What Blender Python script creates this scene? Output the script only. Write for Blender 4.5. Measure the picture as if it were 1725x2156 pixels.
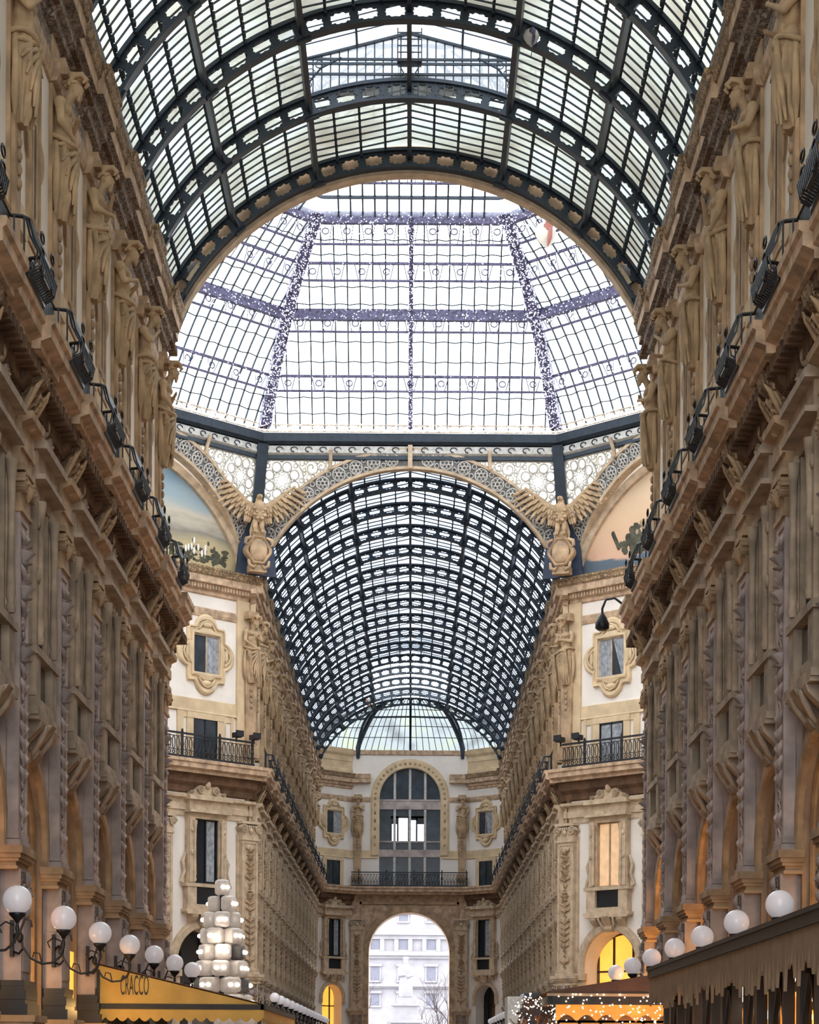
import bpy, math, random
from mathutils import Matrix, Vector
PI = math.pi
sin, cos, sqrt, R_ = math.sin, math.cos, math.sqrt, math.radians
rnd = random.Random(7)
for o in list(bpy.data.objects): bpy.data.objects.remove(o)
SC = bpy.context.scene
C = SC.collection

# ------------------------------------------------------------------ camera
EYE = 1.7
cd = bpy.data.cameras.new('camera'); cam = bpy.data.objects.new('camera', cd); C.objects.link(cam)
cam.location = (0.21, 0, EYE)
cam.rotation_mode = 'XYZ'
cam.rotation_euler = (PI/2, R_(-0.36), 0)
cd.sensor_fit = 'AUTO'; cd.sensor_width = 36
cd.lens = 4585*36/2156
cd.shift_x = -3.5/2156; cd.shift_y = (2228-1078)/2156
cd.clip_end = 2000
SC.camera = cam

# ------------------------------------------------------------------ world and exposure
w = bpy.data.worlds.new('overcast_sky'); SC.world = w; w.use_nodes = True
bg = w.node_tree.nodes['Background']
bg.inputs[0].default_value = (0.91, 0.955, 1.0, 1); bg.inputs[1].default_value = 3.4
SC.view_settings.view_transform = 'Standard'; SC.view_settings.look = 'None'
SC.view_settings.gamma = 1; SC.view_settings.exposure = 0.85
SC.view_settings.use_curve_mapping = False

# ------------------------------------------------------------------ materials
def mat(name, col, rough=.75, var=.25, scale=3.0, bump=.0, bscale=20, metal=0, emit=None, estr=0, dark=None, carve=0, cscale=6, dirt=0):
    m = bpy.data.materials.new(name); m.use_nodes = True
    nt = m.node_tree; N = nt.nodes; L = nt.links
    b = N['Principled BSDF']; b.inputs['Roughness'].default_value = rough; b.inputs['Metallic'].default_value = metal
    tc = N.new('ShaderNodeTexCoord')
    src = None
    if var > 0:
        n = N.new('ShaderNodeTexNoise'); n.inputs['Scale'].default_value = scale; n.inputs['Detail'].default_value = 6
        L.new(tc.outputs['Object'], n.inputs['Vector'])
        r = N.new('ShaderNodeValToRGB')
        d = dark or tuple(c*(1-var*1.6) for c in col)
        r.color_ramp.elements[0].position = .32; r.color_ramp.elements[0].color = (*[max(0, x) for x in d], 1)
        r.color_ramp.elements[1].position = .68; r.color_ramp.elements[1].color = (*[min(1, c*(1+var*.4)) for c in col], 1)
        L.new(n.outputs['Fac'], r.inputs['Fac']); src = r.outputs['Color']
        L.new(src, b.inputs['Base Color'])
    else:
        b.inputs['Base Color'].default_value = (*col, 1)
    h = None
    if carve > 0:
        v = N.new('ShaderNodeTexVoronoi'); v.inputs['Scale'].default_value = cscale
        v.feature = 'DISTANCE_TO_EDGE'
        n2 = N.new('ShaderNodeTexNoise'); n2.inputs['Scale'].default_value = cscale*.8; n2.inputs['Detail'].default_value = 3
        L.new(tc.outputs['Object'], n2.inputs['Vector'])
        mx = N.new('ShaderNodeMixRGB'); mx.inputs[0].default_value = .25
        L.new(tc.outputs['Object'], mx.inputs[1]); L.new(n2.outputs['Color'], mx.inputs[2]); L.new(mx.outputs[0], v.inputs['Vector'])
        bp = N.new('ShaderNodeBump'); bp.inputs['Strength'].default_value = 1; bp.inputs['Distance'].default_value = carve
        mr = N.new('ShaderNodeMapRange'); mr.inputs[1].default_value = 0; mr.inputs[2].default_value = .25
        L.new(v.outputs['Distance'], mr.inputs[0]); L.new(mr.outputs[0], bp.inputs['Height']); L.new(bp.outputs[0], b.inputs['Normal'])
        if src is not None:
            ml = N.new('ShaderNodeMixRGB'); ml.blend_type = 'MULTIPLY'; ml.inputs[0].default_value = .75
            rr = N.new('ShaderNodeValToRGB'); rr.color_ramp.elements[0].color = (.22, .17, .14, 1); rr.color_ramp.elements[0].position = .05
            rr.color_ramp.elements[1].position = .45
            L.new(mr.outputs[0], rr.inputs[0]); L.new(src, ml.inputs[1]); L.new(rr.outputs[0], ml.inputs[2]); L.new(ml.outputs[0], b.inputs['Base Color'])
    elif bump > 0:
        n3 = N.new('ShaderNodeTexNoise'); n3.inputs['Scale'].default_value = bscale; n3.inputs['Detail'].default_value = 5
        L.new(tc.outputs['Object'], n3.inputs['Vector'])
        bp = N.new('ShaderNodeBump'); bp.inputs['Strength'].default_value = .8; bp.inputs['Distance'].default_value = bump
        L.new(n3.outputs['Fac'], bp.inputs['Height']); L.new(bp.outputs[0], b.inputs['Normal'])
    if emit:
        b.inputs['Emission Color'].default_value = (*emit, 1); b.inputs['Emission Strength'].default_value = estr
    return m

def glassmat(name, cols, trans_tint=None, scat=.25, scale=.35, stretch=(1, 1, 1)):
    """dusty roof glass: transparent panes with a stained tint plus a little diffuse dust"""
    m = bpy.data.materials.new(name); m.use_nodes = True
    nt = m.node_tree; N = nt.nodes; L = nt.links
    N.remove(N['Principled BSDF']); out = N['Material Output']
    tc = N.new('ShaderNodeTexCoord'); mp = N.new('ShaderNodeMapping'); mp.inputs['Scale'].default_value = stretch
    n = N.new('ShaderNodeTexNoise'); n.inputs['Scale'].default_value = scale; n.inputs['Detail'].default_value = 4
    L.new(tc.outputs['Object'], mp.inputs[0]); L.new(mp.outputs[0], n.inputs['Vector'])
    r = N.new('ShaderNodeValToRGB'); cr = r.color_ramp
    cr.elements[0].position = .3; cr.elements[0].color = (*cols[0], 1)
    cr.elements[1].position = .7; cr.elements[1].color = (*cols[-1], 1)
    for i, c in enumerate(cols[1:-1]):
        e = cr.elements.new(.3+.4*(i+1)/(len(cols)-1)); e.color = (*c, 1)
    L.new(n.outputs['Fac'], r.inputs[0])
    t = N.new('ShaderNodeBsdfTransparent'); L.new(r.outputs[0], t.inputs[0])
    d = N.new('ShaderNodeBsdfTranslucent'); L.new(r.outputs[0], d.inputs[0])
    mx = N.new('ShaderNodeMixShader'); mx.inputs[0].default_value = scat
    L.new(t.outputs[0], mx.inputs[1]); L.new(d.outputs[0], mx.inputs[2]); L.new(mx.outputs[0], out.inputs[0])
    return m

MT = dict(
    stone=mat('grey_mauve_stone', (.47, .38, .35), .8, .3, 1.5, .004, 18),
    stonecarve=mat('carved_grey_stone', (.36, .27, .21), .8, .3, 2, carve=.05, cscale=7),
    winstone=mat('window_frame_stone', (.42, .32, .23), .8, .3, 2, .004, 15),
    foliagep=mat('painted_foliage_colour', (.09, .085, .055), .9, .4, 3),
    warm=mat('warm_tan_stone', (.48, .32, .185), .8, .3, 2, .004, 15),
    warmcarve=mat('carved_tan_stone', (.50, .33, .18), .8, .3, 2, carve=.05, cscale=8),
    sunny=mat('ochre_plaster', (.66, .49, .30), .85, .15, 1.5, .002, 20),
    white=mat('white_plaster', (.80, .72, .64), .9, .07, .8, .001, 30),
    wallstone=mat('brown_stone_wall', (.38, .26, .17), .85, .3, 1.2, .006, 12),
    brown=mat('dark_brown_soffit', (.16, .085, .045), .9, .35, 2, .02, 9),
    corn=mat('cornice_stone', (.57, .39, .25), .8, .3, 3, .01, 14),
    statue=mat('weathered_statue_stone', (.49, .335, .19), .75, .22, 2.5, .004, 30),
    iron=mat('dark_blue_iron', (.012, .024, .040), .5, .3, 4),
    bar=mat('dark_glazing_bar', (.02, .03, .042), .5, 0),
    black=mat('black_iron', (.010, .011, .016), .45, .2, 5),
    purple=mat('violet_painted_iron', (.10, .085, .17), .5, .5, 8),
    ornate=mat('pale_ornament_metal', (.17, .16, .155), .6, .3, 4),
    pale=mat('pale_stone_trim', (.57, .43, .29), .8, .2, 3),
    palegrey=mat('pale_grey_relief', (.55, .52, .47), .6, .2, 6),
    navy=mat('navy_panel', (.02, .035, .07), .6, .3, 2),
    dark=mat('dark_window_glass', (.010, .014, .02), .15, 0),
    dim=mat('dim_blue_window_glass', (.03, .045, .06), .2, .4, 1.2),
    curtain=mat('grey_curtain', (.34, .35, .37), .9, .3, 6, .01, 12),
    blind=mat('warm_blind', (.6, .4, .25), .8, .15, 3, emit=(1, .62, .32), estr=.25),
    globe=mat('opal_globe_glass', (.60, .56, .575), .25, .05, 2, emit=(1, .9, .92), estr=.12),
    lit=mat('lit_shop_interior', (.8, .45, .1), .7, .3, .9, emit=(1, .45, .06), estr=.7),
    amber=mat('amber_glow', (.6, .3, .08), .7, .4, 2.5, emit=(1, .33, .05), estr=.5),
    bulb=mat('fairy_bulb', (1, .9, .8), .4, 0, emit=(1, .80, .62), estr=3),
    cbulb=mat('cool_fairy_bulb', (.9, .9, 1), .4, 0, emit=(.85, .88, 1), estr=.7),
    crystal=mat('milky_light_block', (.50, .46, .43), .2, .15, 6, emit=(1, .80, .66), estr=.06),
    hot=mat('bright_lamp_core', (1, 1, 1), .4, 0, emit=(1, .88, .74), estr=2.5),
    yellow=mat('yellow_canvas', (.66, .42, .11), .8, .12, 2, .002, 60),
    brownc=mat('brown_canvas', (.15, .085, .065), .85, .15, 2),
    tanc=mat('tan_canvas', (.30, .21, .13), .85, .15, 3, .004, 40),
    fascia=mat('dark_awning_fascia', (.028, .025, .024), .6, .2, 3),
    wood=mat('dark_timber', (.02, .013, .01), .5, .3, 4),
    floor=mat('marble_floor', (.34, .25, .19), .25, .25, .6),
    outwall=mat('pale_outside_stone', (.30, .285, .30), .9, .1, 1),
    outwin=mat('pale_outside_window', (.15, .15, .19), .4, .1, 1),
    twig=mat('bare_twig_bark', (.07, .05, .05), .9, .2, 3),
    cream=mat('cream_balloon', (.8, .72, .6), .3, .1, 2),
    redb=mat('reddish_balloon', (.45, .16, .12), .3, .1, 2),
    glazed=glassmat('near_vault_glass', [(.13, .12, .095), (.21, .215, .185), (.29, .32, .33)], scale=.45, scat=.75),
    fglass=glassmat('far_vault_glass', [(.20, .21, .22), (.29, .33, .38)], scale=.4, scat=.2),
    dglass=glassmat('dome_glass', [(.78, .82, .86), (.9, .93, .95)], scale=.3, scat=.12),
    eglass=glassmat('apse_glass', [(.08, .085, .085), (.15, .165, .17), (.17, .185, .14)], scale=.5, scat=.3),
    cglass=glassmat('spandrel_glass', [(.30, .26, .18), (.50, .47, .40)], scale=.7, scat=.3),
    lglass=glassmat('lantern_frosted_glass', [(.42, .45, .48), (.5, .53, .56)], scale=.4, scat=.75),
    clear=glassmat('clear_glass', [(.9, .93, .95), (.95, .97, 1)], scale=.5, scat=.02),
)

# ------------------------------------------------------------------ mesh builder
class M:
    def __init__(s): s.v = []; s.f = []; s.mi = []; s.sm = []; s.T = None
    def add(s, vs, fs, mi=0, smooth=False):
        n = len(s.v)
        if s.T is not None: vs = [tuple(s.T @ Vector(p)) for p in vs]
        s.v += [tuple(p) for p in vs]
        s.f += [tuple(i+n for i in f) for f in fs]; s.mi += [mi]*len(fs); s.sm += [smooth]*len(fs); return s
    def box(s, x0, x1, y0, y1, z0, z1, mi=0):
        return s.add([(x0,y0,z0),(x1,y0,z0),(x1,y1,z0),(x0,y1,z0),(x0,y0,z1),(x1,y0,z1),(x1,y1,z1),(x0,y1,z1)],
                     [(0,3,2,1),(4,5,6,7),(0,1,5,4),(1,2,6,5),(2,3,7,6),(3,0,4,7)], mi)
    def prism(s, poly, fn, t0, t1, mi=0, smooth=False):
        n = len(poly)
        vs = [fn(a, b, t0) for a, b in poly]+[fn(a, b, t1) for a, b in poly]
        fs = [tuple(range(n))[::-1], tuple(range(n, 2*n))]
        s.add(vs, fs, mi)
        return s.add(vs, [(i, (i+1) % n, n+(i+1) % n, n+i) for i in range(n)], mi, smooth)
    def beam(s, p, q, w, h=None, up=(0, 0, 1), mi=0):
        h = h or w; p = Vector(p); q = Vector(q); d = (q-p)
        if d.length < 1e-6: return s
        d.normalize(); u = Vector(up); a = d.cross(u)
        if a.length < 1e-4: a = d.cross(Vector((1, 0, 0)))
        a.normalize(); b = a.cross(d); a *= w/2; b *= h/2
        vs = [p-a-b, p+a-b, p+a+b, p-a+b, q-a-b, q+a-b, q+a+b, q-a+b]
        return s.add(vs, [(0,3,2,1),(4,5,6,7),(0,1,5,4),(1,2,6,5),(2,3,7,6),(3,0,4,7)], mi)
    def tube(s, pts, r, n=6, mi=0, caps=True, closed=False):
        pts = [Vector(p) for p in pts]; k = len(pts); rs = r if isinstance(r, (list, tuple)) else [r]*k
        vs = []; a = None
        for i, p in enumerate(pts):
            if closed: d = pts[(i+1) % k]-pts[i-1]
            else: d = pts[min(i+1, k-1)]-pts[max(i-1, 0)]
            if d.length < 1e-9: d = Vector((0, 0, 1))
            d.normalize()
            if a is None: a = d.orthogonal().normalized()
            else:
                a = a-d*a.dot(d)
                a = a.normalized() if a.length > 1e-6 else d.orthogonal().normalized()
            b = d.cross(a)
            for j in range(n):
                t = 2*PI*j/n; vs.append(p+(a*cos(t)+b*sin(t))*rs[i])
        fs = []
        for i in range(k if closed else k-1):
            i2 = (i+1) % k
            for j in range(n): fs.append((i*n+j, i*n+(j+1) % n, i2*n+(j+1) % n, i2*n+j))
        s.add(vs, fs, mi, n > 4)
        if caps and not closed: s.add(vs, [tuple(range(n))[::-1], tuple(range((k-1)*n, k*n))], mi)
        return s
    def lathe(s, prof, c=(0, 0, 0), n=16, mi=0, ax='z', sy=1, ripple=None):
        vs = []
        for (r, z) in prof:
            for j in range(n):
                t = 2*PI*j/n; rr = r*(ripple(t, z) if ripple else 1)
                x, y = rr*cos(t), rr*sin(t)*sy
                vs.append((c[0]+x, c[1]+y, c[2]+z) if ax == 'z' else ((c[0]+z, c[1]+x, c[2]+y) if ax == 'x' else (c[0]+x, c[1]+z, c[2]+y)))
        k = len(prof); fs = []
        for i in range(k-1):
            for j in range(n): fs.append((i*n+j, i*n+(j+1) % n, (i+1)*n+(j+1) % n, (i+1)*n+j))
        s.add(vs, fs, mi, True)
        return s.add(vs, [tuple(range(n))[::-1], tuple(range((k-1)*n, k*n))], mi)
    def ell(s, c, r, nu=12, nv=8, mi=0, rot=None):
        vs = []; Rm = rot or Matrix.Identity(3); c = Vector(c)
        for i in range(1, nv):
            t = PI*i/nv
            for j in range(nu):
                u = 2*PI*j/nu; vs.append(c+Rm @ Vector((r[0]*sin(t)*cos(u), r[1]*sin(t)*sin(u), r[2]*cos(t))))
        vs += [c+Rm @ Vector((0, 0, r[2])), c-Rm @ Vector((0, 0, r[2]))]; T, B = len(vs)-2, len(vs)-1
        fs = []
        for i in range(nv-2):
            for j in range(nu): fs.append((i*nu+j, (i+1)*nu+j, (i+1)*nu+(j+1) % nu, i*nu+(j+1) % nu))
        for j in range(nu):
            fs.append((T, j, (j+1) % nu)); fs.append((B, (nv-2)*nu+(j+1) % nu, (nv-2)*nu+j))
        return s.add(vs, fs, mi, True)
    def ring(s, levels, mi=0, fn=None, close=False):
        """levels: list of loops (same count) of 3d points, bridged"""
        n = len(levels[0]); vs = [p for l in levels for p in l]; fs = []
        for i in range(len(levels)-1):
            for j in range(n): fs.append((i*n+j, i*n+(j+1) % n, (i+1)*n+(j+1) % n, (i+1)*n+j))
        return s.add(vs, fs, mi)
    def sweep(s, prof, path, side=1, mi=0):
        """prof: (out,z); path: list of (x,y); out goes to the left (side=1) or right (-1) of travel, mitred"""
        P = [Vector(p) for p in path]; k = len(P); rows = []
        for i in range(k):
            d0 = (P[i]-P[i-1]).normalized() if i > 0 else (P[1]-P[0]).normalized()
            d1 = (P[i+1]-P[i]).normalized() if i < k-1 else d0
            n0 = Vector((-d0.y, d0.x))*side; n1 = Vector((-d1.y, d1.x))*side
            m = (n0+n1).normalized(); m = m/max(.3, m.dot(n0))
            rows.append([(P[i].x+m.x*o, P[i].y+m.y*o, z) for o, z in prof])
        n = len(prof); vs = [p for r in rows for p in r]; fs = []
        for i in range(k-1):
            for j in range(n): fs.append((i*n+j, i*n+(j+1) % n, (i+1)*n+(j+1) % n, (i+1)*n+j))
        fs += [tuple(range(n)), tuple(range((k-1)*n, k*n))[::-1]]
        return s.add(vs, fs, mi)
    def mesh(s, name, mats):
        me = bpy.data.meshes.new(name); me.from_pydata(s.v, [], s.f)
        for m in (mats if isinstance(mats, (list, tuple)) else [mats]): me.materials.append(MT[m])
        me.polygons.foreach_set('material_index', s.mi); me.polygons.foreach_set('use_smooth', s.sm)
        me.update(); return me
    def obj(s, name, mats, parent=None):
        o = bpy.data.objects.new(name, s.mesh(name, mats)); C.objects.link(o)
        if parent is not None: o.parent = parent
        return o

def tag(o, label, cat, group=None, kind=None):
    if label: o['label'] = label
    if cat: o['category'] = cat
    if group: o['group'] = group
    if kind: o['kind'] = kind
    return o
def empty(name, label=None, cat=None, group=None, loc=(0, 0, 0), rz=0):
    o = bpy.data.objects.new(name, None); C.objects.link(o); o.location = loc; o.rotation_euler = (0, 0, rz)
    o.empty_display_size = .2
    return tag(o, label, cat, group)
def struct(o): o['kind'] = 'structure'; return o
KIDS = {}
def kids(r): return [c for c in bpy.data.objects if c.parent == r]
def dup(root, loc, rz, label=None, name=None):
    if root not in KIDS: KIDS[root] = [(c, kids(c)) for c in kids(root)]
    r = root.copy(); C.objects.link(r); r.location = loc; r.rotation_euler = (0, 0, rz)
    if name: r.name = name
    if label: r['label'] = label
    for ch, gs in KIDS[root]:
        c = ch.copy(); C.objects.link(c); c.parent = r
        for g in gs:
            d = g.copy(); C.objects.link(d); d.parent = c
    return r
class Proto:
    """first placement moves the prototype itself, later ones copy it"""
    def __init__(s, root): s.root = root; s.used = False; KIDS[root] = [(c, kids(c)) for c in kids(root)]
    def put(s, loc, rz, label=None, group=None, name=None):
        if not s.used:
            s.used = True; r = s.root; r.location = loc; r.rotation_euler = (0, 0, rz)
            if label: r['label'] = label
            if name: r.name = name
        else: r = dup(s.root, loc, rz, label, name)
        if group: r['group'] = group
        return r
ORD = ['nearest', 'second nearest', 'third nearest', 'fourth nearest', 'fifth nearest', 'sixth nearest', 'seventh nearest', 'eighth nearest',
       'ninth nearest', 'tenth nearest', 'eleventh nearest', 'twelfth nearest', 'thirteenth nearest', 'fourteenth nearest', 'fifteenth nearest', 'sixteenth nearest']
def bake(o, voxel, smooth=2):
    md = o.modifiers.new('r', 'REMESH'); md.mode = 'VOXEL'; md.voxel_size = voxel; md.use_smooth_shade = True
    ms = o.modifiers.new('s', 'SMOOTH'); ms.iterations = smooth; ms.factor = .5
    dg = bpy.context.evaluated_depsgraph_get()
    me = bpy.data.meshes.new_from_object(o.evaluated_get(dg), depsgraph=dg)
    o.modifiers.clear(); o.data = me
    me.polygons.foreach_set('use_smooth', [True]*len(me.polygons))
    return o

# ------------------------------------------------------------------ plan of the place
W = 7.1                                    # half width of the arcade at its wall plane
OC = 80.3; AP = W/math.tan(R_(22.5))       # octagon centre, apothem 17.14
Y1 = OC-AP; Y2 = OC+AP                     # 63.16, 97.44
Y3 = 161.7; XF = 4.4; YE = Y3+(W-XF)       # end facets and end wall
BAY = 4.5
NP = [39.1+BAY*k for k in range(-1, 6)]    # near pilasters
NB = [p+BAY/2 for p in NP[:-1]]            # near bay centres
FP = [98.4+BAY*k for k in range(0, 15)]    # far pilasters
FB = [p+BAY/2 for p in FP[:-1]]
DU = 2.62                                  # window axis on the diagonal walls, from the corner
def diag(side, t, out=0):                  # point on a far diagonal wall
    return (side*(W+.7071*t-.7071*out), Y2-.7071*t-.7071*out)
A_ARM = {-1: 0, 1: PI}
A_DIA = {-1: -PI/4, 1: -3*PI/4}
SIDE = {-1: 'left', 1: 'right'}

# ------------------------------------------------------------------ floor, ground outside
struct(M().box(-30, 30, -6, YE+1.2, -.4, 0).obj('floor', 'floor'))
tag(M().box(-70, 70, YE+1.2, 300, -.4, -.02).obj('paved_square', 'outwall'), 'pale paved square beyond the far archway', 'ground', kind='structure')

# ------------------------------------------------------------------ walls
def arched_bay(m, y0, y1, yc, Rr, zs, ztop, T=1.1, n=16, z0=0, two=True):
    """front plane x=0 (nave side), thickness to x=-T, opening centred at yc"""
    for x in ((0, -T) if two else (0,)):
        m.add([(x, y0, z0), (x, yc-Rr, z0), (x, yc-Rr, ztop), (x, y0, ztop)], [(0, 1, 2, 3)])
        m.add([(x, yc+Rr, z0), (x, y1, z0), (x, y1, ztop), (x, yc+Rr, ztop)], [(0, 1, 2, 3)])
        vs = []; 
        for i in range(n+1):
            a = PI*i/n; vs += [(x, yc-Rr*cos(a), zs+Rr*sin(a)), (x, yc-Rr*cos(a), ztop)]
        m.add(vs, [(2*i, 2*i+2, 2*i+3, 2*i+1) for i in range(n)])
    vs = [(0, yc-Rr, z0), (-T, yc-Rr, z0)]
    for i in range(n+1):
        a = PI*i/n; y, z = yc-Rr*cos(a), zs+Rr*sin(a); vs += [(0, y, z), (-T, y, z)]
    vs += [(0, yc+Rr, z0), (-T, yc+Rr, z0)]
    m.add(vs, [(2*i, 2*i+1, 2*i+3, 2*i+2) for i in range(n+2)])
def frameM(x, y, a): return Matrix.Translation((x, y, 0)) @ Matrix.Rotation(a, 4, 'Z')
ZS, RA = 5.6, 1.62
def arm_wall(sd, y0, y1, centres, cuts, nm):
    m = M(); m.T = frameM(sd*W, 0, A_ARM[sd]) if sd < 0 else Matrix.Translation((W, 0, 0)) @ Matrix.Scale(-1, 4, (1, 0, 0))
    for i, c in enumerate(centres): arched_bay(m, cuts[i], cuts[i+1], c, RA, ZS, 14.3)
    if cuts[-1] < y1: m.box(-1.1, 0, cuts[-1], y1, 0, 14.3)
    if cuts[0] > y0: m.box(-1.1, 0, y0, cuts[0], 0, 14.3)
    struct(m.obj('wall_'+nm, 'wallstone'))
    m2 = M(); m2.T = m.T; m2.box(-1.1, 0, y0, y1, 14.3, 23.0)
    struct(m2.obj('wall_'+nm, 'white'))
    # shop rooms behind the arches
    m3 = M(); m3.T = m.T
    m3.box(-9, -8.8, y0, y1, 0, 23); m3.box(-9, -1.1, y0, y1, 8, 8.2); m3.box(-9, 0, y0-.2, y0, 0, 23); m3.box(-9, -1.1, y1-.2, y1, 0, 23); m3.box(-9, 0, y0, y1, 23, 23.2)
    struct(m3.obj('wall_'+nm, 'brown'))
for sd in (-1, 1):
    cuts = [7.6+BAY*k for k in range(13)]
    arm_wall(sd, -3, Y1, [c+BAY/2 for c in cuts[:-1]], cuts, SIDE[sd])
    arm_wall(sd, Y2, Y3, FB, FP, SIDE[sd])
# diagonal walls of the octagon (far pair visible, near pair plain)
for sd in (-1, 1):
    m = M(); m.T = Matrix.Translation((sd*W, Y2, 0)) @ Matrix.Rotation(A_DIA[sd], 4, 'Z')
    if sd > 0: m.T = m.T @ Matrix.Scale(-1, 4, (0, 1, 0))
    L_ = 2*W*1.0                                    # local -y runs away from the corner
    cs = [-(DU), -(DU+4.85), -(DU+9.7)]
    cu = [-.2+0.0, -5.05, -9.9, -L_]
    arched_bay(m, cu[1], 0, cs[0], 1.5, 5.85, 14.3)
    arched_bay(m, cu[2], cu[1], cs[1]+.1, 1.5, 5.85, 14.3)
    arched_bay(m, cu[3], cu[2], -12.0, 1.5, 5.85, 14.3)
    m.box(-1.1, 0, -L_, 0, 14.3, 23.0)
    m.box(-6, -5.8, -L_, .5, 0, 23); m.box(-6, -1.1, -L_, .5, 8, 8.2)
    struct(m.obj('wall_far_'+SIDE[sd], 'white'))
    m = M(); m.T = Matrix.Translation((sd*W, Y1, 0)) @ Matrix.Rotation(-A_DIA[sd], 4, 'Z')
    if sd > 0: m.T = m.T @ Matrix.Scale(-1, 4, (0, 1, 0))
    m.box(-1.0, 0, 0, L_, 0, 23)
    struct(m.obj('wall_near_'+SIDE[sd], 'white'))
    # cross arm beyond the octagon, closed plainly
    m = M()
    m.box(min(sd*(AP+.2), sd*(AP+40)), max(sd*(AP+.2), sd*(AP+40)), OC-W-.6, OC-W, 0, 23)
    m.box(min(sd*(AP+.2), sd*(AP+40)), max(sd*(AP+.2), sd*(AP+40)), OC+W, OC+W+.6, 0, 23)
    struct(m.obj('wall_cross_'+SIDE[sd], 'white'))

# end wall with archway and big window
EW = Matrix.Translation((0, YE, 0)) @ Matrix.Rotation(-PI/2, 4, 'Z')     # local x toward camera, local y = +X world
m = M(); m.T = EW
arched_bay(m, -XF, XF, 0, 3.05, 9.65, 14.3, T=2.2, n=28)
struct(m.obj('wall_end', 'corn'))
m = M(); m.T = EW
arched_bay(m, -XF, XF, 0, 2.3, 21.3, 24.9, T=.8, n=24, z0=14.3)
struct(m.obj('wall_end', 'white'))
for sd in (-1, 1):
    m = M(); m.T = Matrix.Translation((sd*W, Y3, 0)) @ Matrix.Rotation(A_DIA[sd], 4, 'Z')
    FL = (W-XF)*sqrt(2)
    if sd > 0: m.T = m.T @ Matrix.Scale(-1, 4, (0, 1, 0))
    arched_bay(m, 0, FL, FL/2, 1.0, 6.2, 14.3, T=.9)
    m.box(-.9, 0, 0, FL, 14.3, 24.9)
    m.box(-3.2, -3, -1, FL, 0, 14)
    struct(m.obj('wall_end_'+SIDE[sd], 'white'))

# ------------------------------------------------------------------ long mouldings (trim), with breaks forward at the pilasters
tn = [0]
def trim(m, mats):
    tn[0] += 1; return struct(m.obj('trim_%d' % tn[0], mats))
SLAB = [(0, 14.0), (.62, 14.02), (.62, 14.15), (.80, 14.22), (.80, 14.42), (.86, 14.46), (.86, 14.6), (0, 14.6)]
TOPL = [(0, 21.95), (.08, 22.0), (.1, 22.15), (.22, 22.2), (.24, 22.40), (.41, 22.43), (.41, 22.50), (0, 22.52)]
TOPC = [(0, 22.45), (.42, 22.45), (.42, 22.72), (.46, 22.76), (.50, 22.98), (.54, 23.08), (0, 23.1)]
ENT = [(0, 12.2), (.06, 12.2), (.08, 12.45), (.13, 12.45), (.13, 12.7), (.10, 12.75), (.10, 12.9), (.28, 12.98), (.30, 13.1), (0, 13.14)]
STR = [(0, 21.0), (.05, 21.02), (.1, 21.15), (.12, 21.35), (.02, 21.4), (0, 21.42)]
BND = [(0, 16.75), (.09, 16.78), (.06, 16.86), (.06, 17.35), (0, 17.38)]
def pushed(prof, d, dz=0): return [(0, prof[0][1])]+[(o+d if o > 0 else .01, z+dz) for o, z in prof[1:-1]]+[(0, prof[-1][1]+dz)]
def arm_path(sd, y0, y1): return [(sd*W, y0), (sd*W, y1)]
def far_path(sd): return [(sd*(W+.7071*14), Y2-.7071*14), (sd*W, Y2), (sd*W, Y3), (sd*XF, YE)]
def res(m, prof, sd, yc, half, d, mi=0):
    m.sweep(pushed(prof, d), arm_path(sd, yc-half, yc+half), -1 if sd < 0 else 1, mi)
def modillions(m, sd, y0, y1, out0, out1, z0, z1, step, wd, mi=0):
    y = y0
    while y < y1:
        x0, x1 = sorted((sd*(W-out0), sd*(W-out1))); m.box(x0, x1, y, y+wd, z0, z1, mi); y += step
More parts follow.
